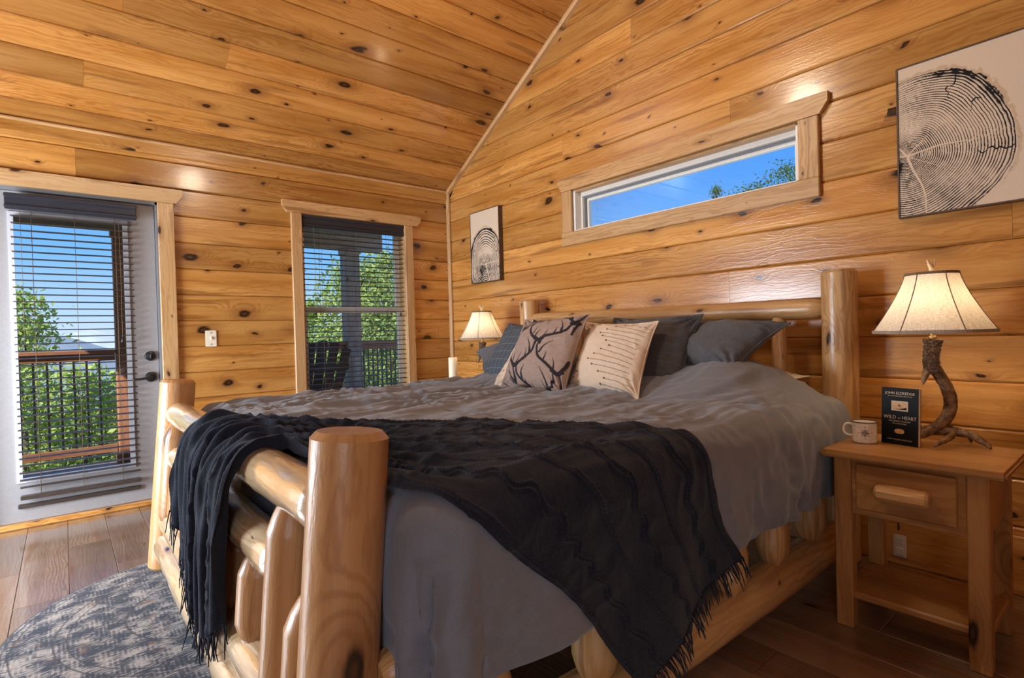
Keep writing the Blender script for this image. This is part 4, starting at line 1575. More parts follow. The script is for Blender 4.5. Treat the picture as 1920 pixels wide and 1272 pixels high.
def antler_lamp(label, base, ang, mir, group, mult=1.0):
    """local x along the photo plane, y in depth, z up from the table top."""
    root = empty('table_lamp', base, label, 'lamp', group)
    bx_, by_, bz_ = base
    ca, sa = math.cos(ang), math.sin(ang)
    def T(pts):
        out = []
        for x, y, z in pts:
            x *= mir
            out.append((bx_ + x * ca - y * sa, by_ + x * sa + y * ca, bz_ + z))
        return np.array(out)
    def limb(name, pts, r, par=root, seg=12, rough=0.10, mat=ANTL, nn=8):
        c = catmull(T(pts), nn)
        rad = np.interp(np.linspace(0, 1, len(c)), np.linspace(0, 1, len(r)), r)
        return tube(name, c, rad, mat, par, seg, rough, 3)
    # stem: burr column, brow tine, the long curved beam, then the crossed base antlers
    limb('burr', [(0.006, 0, 0.394), (0.004, 0, 0.372), (0.0, 0, 0.340), (-0.002, 0, 0.305), (0.004, 0, 0.270)], [0.032, 0.027, 0.025, 0.026, 0.031], rough=0.22, mat=BURR, seg=16)
    limb('brow_tine', [(-0.004, 0, 0.300), (-0.020, 0, 0.272), (-0.030, 0, 0.246), (-0.034, 0.002, 0.226)], [0.017, 0.013, 0.009, 0.003])
    limb('main_beam', [(0.008, 0, 0.290), (0.026, 0, 0.262), (0.050, 0.0, 0.222), (0.066, 0.0, 0.176), (0.064, 0.0, 0.130), (0.042, 0.0, 0.090), (0.0, 0.004, 0.058), (-0.050, 0.012, 0.036), (-0.095, 0.035, 0.030), (-0.125, 0.07, 0.032)],
         [0.021, 0.020, 0.020, 0.0215, 0.0215, 0.020, 0.018, 0.016, 0.013, 0.006])
    limb('base_antler', [(-0.11, 0.050, 0.052), (-0.06, 0.035, 0.056), (-0.005, 0.015, 0.050), (0.050, -0.010, 0.052), (0.095, -0.055, 0.044), (0.118, -0.095, 0.016), (0.119, -0.108, 0.005)], [0.008, 0.013, 0.016, 0.018, 0.014, 0.009, 0.004])
    limb('base_antler', [(0.045, 0.005, 0.056), (0.085, -0.005, 0.050), (0.120, -0.025, 0.036), (0.148, -0.045, 0.012), (0.152, -0.050, 0.005)], [0.015, 0.015, 0.013, 0.009, 0.004])
    limb('base_tine', [(0.060, -0.018, 0.048), (0.020, -0.050, 0.036), (-0.035, -0.075, 0.024), (-0.062, -0.085, 0.012)], [0.014, 0.012, 0.008, 0.003])
    limb('base_tine', [(0.110, -0.02, 0.040), (0.128, -0.012, 0.024), (0.136, -0.006, 0.006)], [0.010, 0.007, 0.003])
    limb('base_tine', [(0.045, -0.005, 0.085), (0.062, -0.012, 0.066), (0.078, -0.022, 0.058)], [0.006, 0.005, 0.004])
    limb('base_antler', [(0.0, 0.03, 0.040), (-0.03, 0.08, 0.040), (-0.06, 0.11, 0.022), (-0.07, 0.125, 0.006)], [0.014, 0.012, 0.008, 0.004])
    # socket neck, harp, bulb
    V, F = lathe_geo([(0.0005, 0.0), (0.013, 0.0), (0.013, 0.012), (0.009, 0.016), (0.015, 0.028), (0.015, 0.066), (0.0005, 0.068)], 16)
    p0 = T([(0.005, 0, 0.392)])[0]
    build('socket', V, F, BRASS, root, Matrix.Translation(Vector(p0)), True)
    V, F = lathe_geo([(0.0005, 0.066), (0.012, 0.068), (0.016, 0.085), (0.027, 0.110), (0.029, 0.125), (0.022, 0.145), (0.0005, 0.156)], 18)
    build('bulb', V, F, BULB, root, Matrix.Translation(Vector(p0)), True)
    hp = [(0.005 + 0.045 * math.sin(t), 0, 0.42 + 0.115 * (1 - math.cos(t))) for t in np.linspace(0, math.pi, 12)]
    tube('harp', T([(0.005 + 0.040 * math.sin(t * math.pi), 0, 0.41 + 0.235 * t) for t in np.linspace(0, 1, 14)]), 0.0016, BRASS, root, 6)
    tube('harp', T([(0.005 - 0.040 * math.sin(t * math.pi), 0, 0.41 + 0.235 * t) for t in np.linspace(0, 1, 14)]), 0.0016, BRASS, root, 6)
    # bell shade
    n = 14
    seg = 72
    zb, zt, rb, rt_ = 0.420, 0.640, 0.186, 0.080
    prof = []
    for i in range(n + 1):
        t = i / n
        r = rt_ + (rb - rt_) * ((1 - t) ** 1.32)
        prof.append((r, zb + (zt - zb) * t))
    V, F = lathe_geo(prof, seg)
    # six gently flattened panels
    V2 = []
    for (x, y, z) in V:
        a = math.atan2(y, x) - 0.38
        k = 1 - 0.030 * (1 - abs(math.cos(3 * a)) ** 1.0)
        V2.append((x * k, y * k, z))
    mw = Matrix.Translation(Vector(T([(0.005, 0, 0)])[0])) @ Matrix.Rotation(ang, 4, 'Z')
    sh = build('shade', V2, F, SHADE, root, mw, True)
    uvl = sh.data.uv_layers.new(name='UVMap')
    npf = n + 1
    for lp in sh.data.loops:
        k, i = divmod(lp.vertex_index, npf)
        uvl.data[lp.index].uv = (k / seg * 1.2, i / n * 0.25)
    def rim(name, prof_i, h0, h1, mat, out):
        r, z = prof[prof_i]
        V, F = lathe_geo([(r + out, z + h0), (r + out, z + h1), (r - 0.002, z + h1), (r - 0.002, z + h0), (r + out, z + h0)], seg)
        V = [(x * (1 - 0.030 * (1 - abs(math.cos(3 * (math.atan2(y, x) - 0.38))))), y * (1 - 0.030 * (1 - abs(math.cos(3 * (math.atan2(y, x) - 0.38))))), z) for x, y, z in V]
        build(name, V, F, mat, sh, mw, True)
    rim('top_binding', n, -0.008, 0.002, SHTRIM, 0.0016)
    rim('hem_binding', 0, -0.002, 0.010, SHTRIM2, 0.0014)
    for q in range(6):
        a = 0.38 + q * math.pi / 3
        tube('seam_cord', [((r + 0.001) * math.cos(a), (r + 0.001) * math.sin(a), z) for r, z in prof], 0.0017, SHTRIM, sh, 6, mw=mw)
    # spider and forked finial
    for q in range(3):
        a = 0.38 + q * 2 * math.pi / 3
        tube('spider', [(0, 0, zt + 0.002), (rt_ * math.cos(a) * 0.98, rt_ * math.sin(a) * 0.98, zt)], 0.0015, BRASS, sh, 5, mw=mw)
    fin = limb('finial', [(0.005, 0, 0.640), (0.005, 0, 0.655), (-0.002, 0, 0.670), (-0.010, 0, 0.690)], [0.008, 0.008, 0.006, 0.0025], mat=ANTL_LIT)
    limb('finial_tip', [(0.005, 0, 0.650), (0.014, 0, 0.668), (0.021, 0, 0.692)], [0.007, 0.0055, 0.002], par=fin, mat=ANTL_LIT)
    return root


VIEW = -YAW
antler_lamp('antler table lamp with linen bell shade on the nightstand with the book', (-0.455, -3.900, 0.650), VIEW, 1, 'antler bedside lamps')
antler_lamp('antler table lamp with glowing linen shade in the far corner by the candle', (-0.350, -0.955, 0.650), VIEW, 1, 'antler bedside lamps')

# lamp flex of the right lamp
FLEX = plain('brown_flex', (0.05, 0.03, 0.02), 0.5)
fx = tube('lamp_cord', catmull([(-0.36, -3.84, 0.662), (-0.30, -3.80, 0.655), (-0.20, -3.72, 0.45), (-0.10, -3.69, 0.20), (-0.045, -3.68, 0.187)], 8), 0.0028, FLEX, None, 6)
tag(fx, 'brown lamp cord hanging behind the nightstand to the outlet', 'cord')

# ------------------------------------------------------------------ candle
WAX = plain('ivory_wax', lin(238, 224, 196), 0.5, nscale=20, amt=0.03, bump=0.03)
cn = empty('pillar_candle', (-0.53, -0.80, 0.650), 'tall ivory pillar candle beside the far table lamp', 'candle')
V, F = lathe_geo([(0.0005, 0.0), (0.034, 0.0), (0.0355, 0.003), (0.0355, 0.272), (0.033, 0.279), (0.028, 0.274), (0.0005, 0.270)], 28)
build('wax', V, F, WAX, cn, Matrix.Translation((-0.53, -0.80, 0.650)), True)
tube('wick', [(-0.53, -0.80, 0.918), (-0.529, -0.80, 0.928), (-0.527, -0.80, 0.936)], 0.0014, BLACK, cn, 6)

# ------------------------------------------------------------------ mug
def mug(c, view):
    m = empty('enamel_mug', c, 'white enamel camp mug with black compass print and dark rim', 'mug')
    r, h = 0.0405, 0.080
    nA, nZ = 220, 130
    V, cols = [], []
    an = np.linspace(0, 2 * np.pi, nA, endpoint=False)
    zz = np.linspace(0.006, h, nZ)
    A2, Z2 = np.meshgrid(an, zz, indexing='ij')
    V = np.stack([r * np.cos(A2), r * np.sin(A2), Z2], -1).reshape(-1, 3)
    F = []
    for i in range(nA):
        i2 = (i + 1) % nA
        for j in range(nZ - 1):
            F.append((i * nZ + j, i2 * nZ + j, i2 * nZ + j + 1, i * nZ + j + 1))
    # print in the local plane: u to the right, v up, in units of the rose radius
    dlt = (A2 - view + np.pi) % (2 * np.pi) - np.pi
    R0 = 0.0185
    u = dlt * r / R0
    v = (Z2 - 0.041) / R0
    st = []
    for k in range(4):
        a = k * math.pi / 2
        st.append(([(0, 0), (1.02 * math.cos(a), 1.02 * math.sin(a))], 0.30, 0.02))
    for k in range(4):
        a = k * math.pi / 2 + math.pi / 4
        st.append(([(0, 0), (0.82 * math.cos(a), 0.82 * math.sin(a))], 0.22, 0.02))
        st.append(([(0.8 * math.cos(a), 0.8 * math.sin(a)), (0.95 * math.cos(a), 0.95 * math.sin(a))], 0.07, 0.12))
    d = strokes(u, v, st)
    rad = np.hypot(u, v)
    d = np.minimum(d, np.abs(rad - 0.66) - 0.022)
    d = np.minimum(d, np.abs(rad - 0.55) - 0.035 * (np.sin(np.arctan2(v, u) * 16) > 0))
    d = np.minimum(d, np.abs(rad - 0.30) - 0.02)
    def let(segs, ox, oy, s):
        return strokes(u, v, [([(ox + a * s, oy + b * s) for a, b in sg], 0.05, 0.05) for sg in segs])
    Nn = [[(-.5, -.6), (-.5, .6)], [(-.5, .6), (.5, -.6)], [(.5, -.6), (.5, .6)]]
    Ee = [[(-.4, -.6), (-.4, .6)], [(-.4, .6), (.4, .6)], [(-.4, 0), (.3, 0)], [(-.4, -.6), (.4, -.6)]]
    Ss = [[(.4, .45), (0, .6), (-.4, .3), (0, 0), (.4, -.3), (0, -.6), (-.4, -.45)]]
    Ww = [[(-.6, .6), (-.3, -.6)], [(-.3, -.6), (0, .3)], [(0, .3), (.3, -.6)], [(.3, -.6), (.6, .6)]]
    for L_, ox, oy in ((Nn, 0, 1.22), (Ee, 1.22, 0), (Ss, 0, -1.22), (Ww, -1.22, 0)):
        d = np.minimum(d, let(L_, ox, oy, 0.13))
    # the light half of each star point
    k = smooth01(0.5 - d / 0.05)
    ang_ = np.arctan2(v, u)
    half = (np.sin(ang_ * 4) > 0) & (rad < 0.26) & (rad > 0.05)
    k = np.where(half, k * 0.15, k)
    cols = np.array(lin(236, 228, 214))[None, None] * (1 - k[..., None]) + np.array((0.012, 0.012, 0.014)) * k[..., None]
    mw = Matrix.Translation(Vector(c))
    b = build('cup', V, F, painted('mug_enamel', 0.22, 60, 0.03, spec=0.5), m, mw, True)
    set_print(b, cols.reshape(-1, 3))
    EN = plain('enamel_inside', lin(236, 228, 214), 0.25, nscale=20, amt=0.02, bump=0.02)
    V, F = lathe_geo([(r, 0.0062), (r - 0.002, 0.002), (r - 0.006, 0.0), (0.0005, 0.0), ], 60)
    build('foot', V, [f[::-1] for f in F], EN, m, mw, True)
    V, F = lathe_geo([(r - 0.0005, h), (r - 0.002, h - 0.002), (r - 0.0025, 0.010), (r - 0.006, 0.004), (0.0005, 0.004)], 60)
    build('inside', V, [f[::-1] for f in F], EN, m, mw, True)
    ring = [((r + 0.0006) * math.cos(a), (r + 0.0006) * math.sin(a), h) for a in np.linspace(0, 2 * math.pi, 61)]
    tube('rim', ring, 0.0019, BLACK, m, 8, mw=mw)
    # handle to the photo's left
    hd = view - math.radians(100)
    pts = [(r - 0.001, 0.066), (r + 0.012, 0.069), (r + 0.024, 0.064), (r + 0.029, 0.048), (r + 0.026, 0.032), (r + 0.014, 0.024), (r - 0.001, 0.024)]
    c3 = catmull([(q * math.cos(hd), q * math.sin(hd), z) for q, z in pts], 6)
    tube('handle', c3, 0.0042, EN, m, 10, mw=mw)
    return m


mc = Vector((-0.565, -3.710, 0.651))
mug(mc, math.atan2(CAM.y - mc.y, CAM.x - mc.x) + 0.04)

# ------------------------------------------------------------------ book
BLK = plain('book_cover_black', lin(13, 17, 22), 0.55, nscale=200, amt=0.1, bump=0.03, spec=0.2)
PAPER = plain('book_paper', lin(232, 220, 198), 0.8, nscale=400, amt=0.08, bump=0.1, stretch=(0.05, 1, 1))
GOLD = plain('book_print', lin(196, 180, 150), 0.5, nscale=200, amt=0.1, bump=0.0)
TAN = plain('book_photo_tan', lin(206, 164, 116), 0.5, nscale=60, amt=0.1, bump=0.0)
br = Vector((-0.548, -3.872, 0.651))
bl = Vector((-0.518, -3.752, 0.651))
bX = (br - bl).normalized()
bZ = Vector((0, 0, 1))
bN = bX.cross(bZ)                    # towards the camera
tilt = 0.05
bU = (bZ - bN * tilt).normalized()
bN = bX.cross(bU)
bk = empty('book', bl, 'black paperback standing between the mug and the antler lamp', 'book')
BW, BH, BT = (br - bl).length + 0.004, 0.212, 0.016
mwb = M3(bX, bU, bN, bl)
def bookbox(name, lo, hi, mat, par):
    return MB().box(lo, hi).build(name, mat, par, False, mwb)
bookbox('front_cover', (0, 0, -0.0012), (BW, BH, 0.0), BLK, bk)
bookbox('back_cover', (0, 0, -BT), (BW, BH, -BT + 0.0012), BLK, bk)
bookbox('spine', (0, 0, -BT), (0.0012, BH, 0.0), BLK, bk)
bookbox('pages', (0.0012, 0.001, -BT + 0.0012), (BW - 0.001, BH - 0.001, -0.0012), PAPER, bk)


def text(name, body, cx, cy, size, mat, par, mw, sxk=1.0, depth=0.0003):
    cu = bpy.data.curves.new('t', 'FONT')
    cu.body = body
    cu.size = size
    cu.align_x = 'CENTER'
    cu.align_y = 'CENTER'
    cu.extrude = depth
    cu.resolution_u = 2
    to = bpy.data.objects.new('t', cu)
    COL.objects.link(to)
    dg = bpy.context.evaluated_depsgraph_get()
    me = bpy.data.meshes.new_from_object(to.evaluated_get(dg))
    bpy.data.objects.remove(to)
    bpy.data.curves.remove(cu)
    me.materials.clear()
    me.materials.append(mat)
    o = bpy.data.objects.new(name, me)
    put(o, None, par, mw @ Matrix.Translation((cx, cy, 0.0003)) @ Matrix.Diagonal((sxk, 1, 1, 1)))
    return o


hw = BW / 2
text('author_line', 'JOHN ELDREDGE', hw, BH * 0.905, 0.0145, GOLD, bk, mwb, 0.92)
text('author_note', 'NEW YORK TIMES BESTSELLING AUTHOR', hw, BH * 0.855, 0.0046, GOLD, bk, mwb, 1.0)
text('title', 'WILD', hw - 0.034, BH * 0.475, 0.0185, GOLD, bk, mwb, 0.95)
text('title', 'at', hw - 0.001, BH * 0.470, 0.0105, GOLD, bk, mwb)
text('title', 'HEART', hw + 0.033, BH * 0.475, 0.0185, GOLD, bk, mwb, 0.86)
text('subtitle', 'DISCOVERING THE SECRET', hw, BH * 0.410, 0.0065, GOLD, bk, mwb, 0.95)
text('subtitle', "OF A MAN'S SOUL", hw, BH * 0.368, 0.0065, GOLD, bk, mwb, 0.95)
text('footer_line', 'OVER 4 MILLION COPIES SOLD', hw, BH * 0.085, 0.0066, GOLD, bk, mwb, 0.95)
bookbox('picture_border', (hw - 0.029, BH * 0.595, 0.0), (hw + 0.029, BH * 0.770, 0.0004), GOLD, bk)
pc = bookbox('cover_picture', (hw - 0.025, BH * 0.617, 0.0004), (hw + 0.025, BH * 0.748, 0.0007), TAN, bk)
MB().add([(hw - 0.024, BH * .620, .0009), (hw + 0.024, BH * .620, .0009), (hw + 0.024, BH * .665, .0009), (hw + 0.012, BH * .645, .0009), (hw, BH * .632, .0009)], [(0, 1, 2, 3, 4)]).build('silhouette', BLK, bk, False, mwb)
MB().add([(hw - 0.006, BH * .660, .0009), (hw - 0.002, BH * .695, .0009), (hw - 0.006, BH * .712, .0009), (hw + 0.001, BH * .706, .0009), (hw + 0.006, BH * .668, .0009), (hw + 0.001, BH * .684, .0009)], [(0, 5, 4, 3, 2, 1)]).build('silhouette', BLK, bk, False, mwb)
V = [(hw + 0.017 * math.copysign(abs(math.cos(a)) ** 0.6, math.cos(a)), BH * 0.235 + 0.009 * math.sin(a), 0.0005) for a in np.linspace(0, 2 * math.pi, 28, endpoint=False)]
build('seal', V, [tuple(range(28))], TAN, bk, mwb)

# ------------------------------------------------------------------ tree-ring canvases
FRW = plain('walnut_frame', (0.085, 0.045, 0.024), 0.45, nscale=40, amt=0.3, bump=0.1, stretch=(1, 1, 0.2))
ARTM = painted('canvas_print', 0.85, 900, 0.25)
BEIGE = np.array(lin(222, 200, 176))
HALO = np.array(lin(196, 166, 134))
BLACKI = np.array(lin(22, 22, 26))


def rings_art(u, v, cx, cy, outline, spacing, dens, seed, scale, heavy=0.0):
    """Growth rings of a sawn trunk; u,v in metres on the canvas, outline(angle) -> radius."""
    x, y = u - cx, v - cy
    th = np.arctan2(y, x)
    wob = fbm(np.cos(th) * 1.7 + 9, np.sin(th) * 1.7 + 4, seed, 2)
    r = np.hypot(x, y)
    R = outline(th)
    q = r / R
    jag = 0.03 * fbm(u * 60 / scale, v * 60 / scale, seed + 3, 3)
    qq = q * (1 + 0.04 * wob * np.clip(q * 2, 0, 1) + 0.012 * fbm(u * 26 / scale, v * 26 / scale, seed + 7, 2))
    # rings crowd towards the heart
    ph = (np.clip(qq, 0, 2) ** 0.72) * spacing
    wave = 0.5 + 0.5 * np.sin(ph * 2 * np.pi + 1.5 * vn(np.floor(ph), 0 * ph, seed + 2))
    blot = fbm(u * 9 / scale + 3, v * 9 / scale, seed + 11, 3)
    heart = np.clip(1.25 - qq * 2.3, 0, 1)
    low = np.clip(-y / (0.75 * R), 0, 1) * dens
    rimb = smooth01((qq - 0.84) / 0.14) * smooth01(0.55 + 2.6 * fbm(np.cos(th) * 1.3 + 3.3, np.sin(th) * 1.3 + 1.0, seed + 5, 2))
    thick = 0.20 + heavy + 0.45 * heart + 0.36 * low + 0.70 * rimb
    pale = smooth01((y / R - 0.16) / 0.18) * smooth01((0.62 - q) / 0.2)
    thick = thick * (1 - 0.75 * pale) + 0.55 * blot * (0.35 + 0.65 * smooth01(low * 1.5 + rimb + heart))
    thick = thick * (0.8 + 0.7 * fbm(u * 45 / scale, v * 45 / scale, seed + 13, 2))
    ink = smooth01((thick - (1 - wave)) / 0.20 + 0.5)
    # short cross checks between the rings
    ring_id = np.floor(ph)
    cr_ = np.abs((th * (26 + 9 * (ring_id % 5)) / (2 * np.pi) + 37.7 * vn(ring_id * 1.37, ring_id * 0.71, seed + 19)) % 1.0 - 0.5)
    ink = np.maximum(ink, (cr_ * R * 2 * np.pi / 30 < 0.0006 * scale / np.maximum(q, .15)) * (vn(u * 30 / scale, v * 30 / scale, seed + 23) > 0.12) * 0.85)
    # pale radial splits
    for a0, ln, wd in ((0.10, 0.85, 0.0050), (-1.28, 1.0, 0.0062), (2.2, 0.40, 0.005), (0.72, 0.28, 0.0045), (3.05, 0.5, 0.005), (-0.62, 0.45, 0.0022)):
        dth = (th - a0 - 0.06 * np.sin(q * 7 + a0) + np.pi) % (2 * np.pi) - np.pi
        ink = np.where((np.abs(dth) * r < wd * 0.7 * scale * (1 - 0.75 * q / ln)) & (q < ln), 0.0, ink)
    for a0, l0, l1 in ((1.02, 0.66, 0.98), (0.60, 0.66, 0.84), (-0.16, 0.60, 0.97)):
        dth = (th - a0 - 0.12 * fbm(q * 14, q * 0 + a0, seed + 41, 2) + np.pi) % (2 * np.pi) - np.pi
        ink = np.where((np.abs(dth) * r < 0.0030 * scale * smooth01((q - l0) * 8)) & (q > l0) & (q < l1), 1.0, ink)
    inside = smooth01((1.0 + jag - q) / 0.008)
    ink = np.clip(ink, 0, 1) * inside
    halo = smooth01((1.035 + jag * 1.4 - q) / 0.012) * smooth01(0.3 + (th + 0.6))
    base = BEIGE * (0.97 + 0.05 * vn(u * 500, v * 500, 2))[..., None]
    c = base * (1 - 0.8 * halo[..., None]) + HALO * 0.8 * halo[..., None]
    c = c * (1 - inside[..., None]) + base * inside[..., None]
    return c * (1 - ink[..., None]) + BLACKI * ink[..., None]


def smooth_out(th, a, r):
    g = np.linspace(-np.pi, np.pi, 721)
    t = np.interp(g, a, r)
    k = np.exp(-(np.arange(-60, 61) / 26.0) ** 2)
    t = np.convolve(np.concatenate([t[-61:-1], t, t[1:61]]), k / k.sum(), 'valid')
    return np.interp(th, g, t)


def outl_r(th):
    a = np.radians([-180, -120, -80, -60, -45, -28, -12, 0, 12, 28, 45, 60, 75, 90, 120, 180])
    r = np.array([.36, .36, .36, .345, .345, .365, .370, .362, .352, .352, .372, .372, .352, .330, .33, .36])
    return smooth_out(th, a, r)


def outl_l(th):
    a = np.radians([-180, -150, -90, -30, 0, 30, 60, 90, 120, 150, 180])
    r = np.array([.225, .26, .30, .26, .225, .24, .30, .335, .31, .25, .225])
    return smooth_out(th, a, r)


def art_right(u, v):
    return rings_art(u, v, 0.030, 0.265, outl_r, 46, 1.0, 5, 1.0, 0.06)


def art_left(u, v):
    return rings_art(u, v, 0.215, 0.150, outl_l, 19, 1.0, 9, 1.2, 0.16)


def canvas(label, y0, y1, z0, z1, depth, fw_, res, art):
    """hangs on x=0; u runs towards -y (to the right in the photo)."""
    root = empty('canvas_art', (-0.001, (y0 + y1) / 2, z0), label, 'picture', 'tree ring canvases')
    W, Hh = y0 - y1, z1 - z0
    for lo, hi, g in (((-depth, y1, z0), (0, y1 + fw_, z1), 'z'), ((-depth, y0 - fw_, z0), (0, y0, z1), 'z'), ((-depth, y1 + fw_, z0), (0, y0 - fw_, z0 + fw_), 'y'), ((-depth, y1 + fw_, z1 - fw_), (0, y0 - fw_, z1), 'y')):
        abox('frame_side', lo, hi, FRW, root, 0.001, g)
    n, m_ = int((W - 2 * fw_) / res), int((Hh - 2 * fw_) / res)
    U, Vv = np.meshgrid(np.linspace(0, W - 2 * fw_, n), np.linspace(0, Hh - 2 * fw_, m_), indexing='ij')
    Vt = np.stack([np.full(U.shape, -depth + 0.004), y0 - fw_ - U, z0 + fw_ + Vv], -1).reshape(-1, 3)
    o = build('canvas', Vt, [q[::-1] for q in grid_faces(n, m_)], ARTM, root)
    set_print(o, art(U, Vv).reshape(-1, 3))
    abox('backing_board', (-depth + 0.006, y1 + fw_, z0 + fw_), (-0.002, y0 - fw_, z1 - fw_), FRW, root, 0, 'z')


canvas('large tree-ring canvas above the right nightstand lamp', -3.695, -4.300, 1.576, 2.245, 0.032, 0.007, 0.00165,
       art_right)

canvas('small tree-ring canvas by the corner above the far lamp', -0.409, -0.832, 1.568, 2.208, 0.045, 0.006, 0.0020,
       art_left)

# ------------------------------------------------------------------ rug
def rug_mat():
    m = NT('distressed_rug')
    t = m.n('TexCoord')
    s = m.n('SeparateXYZ')
    m.l(t.outputs['Object'], s.inputs[0])
    x, y = s.outputs[0], s.outputs[1]
    r = m.math('SQRT', m.math('ADD', m.math('MULTIPLY', x, x), m.math('MULTIPLY', y, y)))
    th = m.math('ARCTAN2', y, x)
    weave = m.noise(m.comb(m.math('MULTIPLY', x, 34.0), m.math('MULTIPLY', y, 150.0), 0.0), 1.0, 3, 0.6)
    wear = m.noise(m.comb(m.math('MULTIPLY', x, 7.0), m.math('MULTIPLY', y, 13.0), 2.0), 1.0, 4, 0.65, 0.5)
    hue = m.noise(t.outputs['Object'], 11.0, 3, 0.6)
    fine = m.noise(t.outputs['Object'], 420.0, 2, 0.6)
    # petals and bands of the medallion
    pet = m.math('SINE', m.math('MULTIPLY', th, 16.0))
    pat = m.math('MULTIPLY', pet, m.math('SINE', m.math('MULTIPLY', r, 62.0)))
    vo = m.n('TexVoronoi', voronoi_dimensions='2D', feature='F1', distance='CHEBYCHEV')
    vo.inputs['Scale'].default_value = 11.0
    m.l(t.outputs['Object'], vo.inputs['Vector'])
    blk = m.ramp(m.math('SINE', m.math('MULTIPLY', vo.outputs['Distance'], 40.0)), -0.2, 0.6)
    mixv = m.math('ADD', m.math('MULTIPLY', wear, 1.15), m.math('ADD', m.math('MULTIPLY', weave, 0.75), m.math('MULTIPLY', m.math('ADD', pat, blk), 0.10)))
    k = m.ramp(mixv, 0.86, 1.22)
    c = m.mix(k, (0.028, 0.038, 0.062), (0.44, 0.40, 0.37))
    c = m.mix(m.ramp(hue, 0.58, 0.72, 0.0, 0.45), c, (0.36, 0.20, 0.11))
    # dark outlines: border rings
    for rr, wd in ((0.665, 0.006), (0.640, 0.004), (0.520, 0.005), (0.480, 0.004), (0.30, 0.006)):
        ring = m.ramp(m.math('ABSOLUTE', m.math('SUBTRACT', m.math('ADD', r, m.math('MULTIPLY', m.math('SUBTRACT', wear, 0.5), 0.012)), rr)), wd, wd * 0.4)
        c = m.mix(m.math('MULTIPLY', ring, 0.75), c, (0.035, 0.036, 0.042))
    edge = m.ramp(r, 0.674, 0.680)
    c = m.mix(edge, c, (0.050, 0.048, 0.050))
    c = m.mix(m.ramp(fine, 0.35, 0.7, 0.0, 0.5), c, (0.06, 0.062, 0.07))
    m.bsdf(c, 0.95, m.math('ADD', fine, weave), 0.6, 0.004, spec=0.1, sheen=0.1)
    return m.m


RUGM = rug_mat()
V, F = lathe_geo([(0.0005, 0.0095), (0.20, 0.0095), (0.45, 0.0095), (0.66, 0.0095), (0.683, 0.0085), (0.688, 0.005), (0.688, 0.001)], 96)
rug = build('round_rug', V, F, RUGM, None, Matrix.Translation((-2.478, -1.845, 0.0)), True)
tag(rug, 'round distressed blue and beige medallion rug at the foot of the bed', 'rug')

# ------------------------------------------------------------------ pendant lamp under the ridge (seen as the gloss on the boards)
pd = empty('pendant_lamp', (-1.76, -2.62, RIDGE_Z - 0.01), 'globe pendant lamp hanging from the ridge above the bed', 'lamp')
log_rod = tube('down_rod', [(-1.76, -2.62, 3.07), (-1.76, -2.62, RIDGE_Z - 0.03)], 0.011, BLACK, pd, 10)
V, F = lathe_geo([(0.0005, 0.135), (0.045, 0.13), (0.05, 0.10), (0.05, 0.06)], 24)
build('cap', V, F, BLACK, pd, Matrix.Translation((-1.76, -2.62, 2.95)), True)
V, F = lathe_geo([(max(0.0005, 0.12 * math.sin(a)), -0.12 * math.cos(a)) for a in np.linspace(0, math.pi * 0.86, 18)], 32)
GLOBE = emis('frosted_globe', (1.0, 0.84, 0.64), 64)
build('globe', V, F, GLOBE, pd, Matrix.Translation((-1.76, -2.62, 2.95)), True)
# ================================================================== OUTSIDE
DECKP = pine('deck_boards', (0.46, 0.38, 0.29), (0.34, 0.27, 0.20), knots=0.1, gloss=0.7, var=0.12)
STAIN = pine('stained_rail', (0.36, 0.16, 0.09), (0.25, 0.10, 0.052), knots=0.2, gloss=0.5, var=0.10)
GREYP = pine('weathered_post', (0.34, 0.28, 0.24), (0.25, 0.20, 0.165), knots=0.2, gloss=0.6, var=0.06)
dk = MB().box((-6.0, 0.16, -0.30), (0.95, 2.16, -0.06)).build('deck', GAP)
tag(dk, kind='structure')
for k in range(14):
    y0 = 0.165 + k * 0.1425
    abox('deck_board', (-6.0, y0, -0.06), (0.95, y0 + 0.136, -0.032), DECKP, dk, 0.003, 'x')
# porch roof; second box is an unseen overhang added to block the sun
pr_ = MB().box((-4.3, 0.16, 2.47), (0.34, 2.35, 2.55)).box((-7.6, YS, 2.47), (-4.80, 0.10, 2.55)).build('porch_roof_and_sunblock', GREYP)
tag(pr_, kind='structure')
for k in range(12):
    y0 = 0.17 + k * 0.18
    abox('soffit_board', (-4.3, y0, 2.452), (0.34, y0 + 0.174, 2.470), GREYP, pr_, 0.003, 'x')
RY = 2.0
bm_ = empty('porch_beam', (-2.8, RY, 2.19), 'weathered porch beam carried by posts outside the windows', 'beam')
abox('beam', (-4.3, RY - 0.045, 2.20), (0.262, RY + 0.045, 2.45), GREYP, bm_, 0.006, 'x')
def porch_post(label, x, w, mat, y=RY):
    p = empty('porch_post', (x, y, -0.03), label, 'post', 'porch posts')
    abox('shaft', (x - w / 2, y - w / 2, -0.032), (x + w / 2, y + w / 2, 2.20), mat, p, 0.006, 'z')
    abox('post_base', (x - w / 2 - 0.02, y - w / 2 - 0.02, -0.032), (x + w / 2 + 0.02, y + w / 2 + 0.02, 0.06), mat, p, 0.006, 'z')
    abox('post_cap', (x - w / 2 - 0.015, y - w / 2 - 0.015, 2.14), (x + w / 2 + 0.015, y + w / 2 + 0.015, 2.20), mat, p, 0.006, 'z')
porch_post('reddish porch post seen through the right side of the door glass', -2.500, 0.100, STAIN)
porch_post('thick grey porch post seen through the middle of the window', -0.165, 0.180, GREYP)


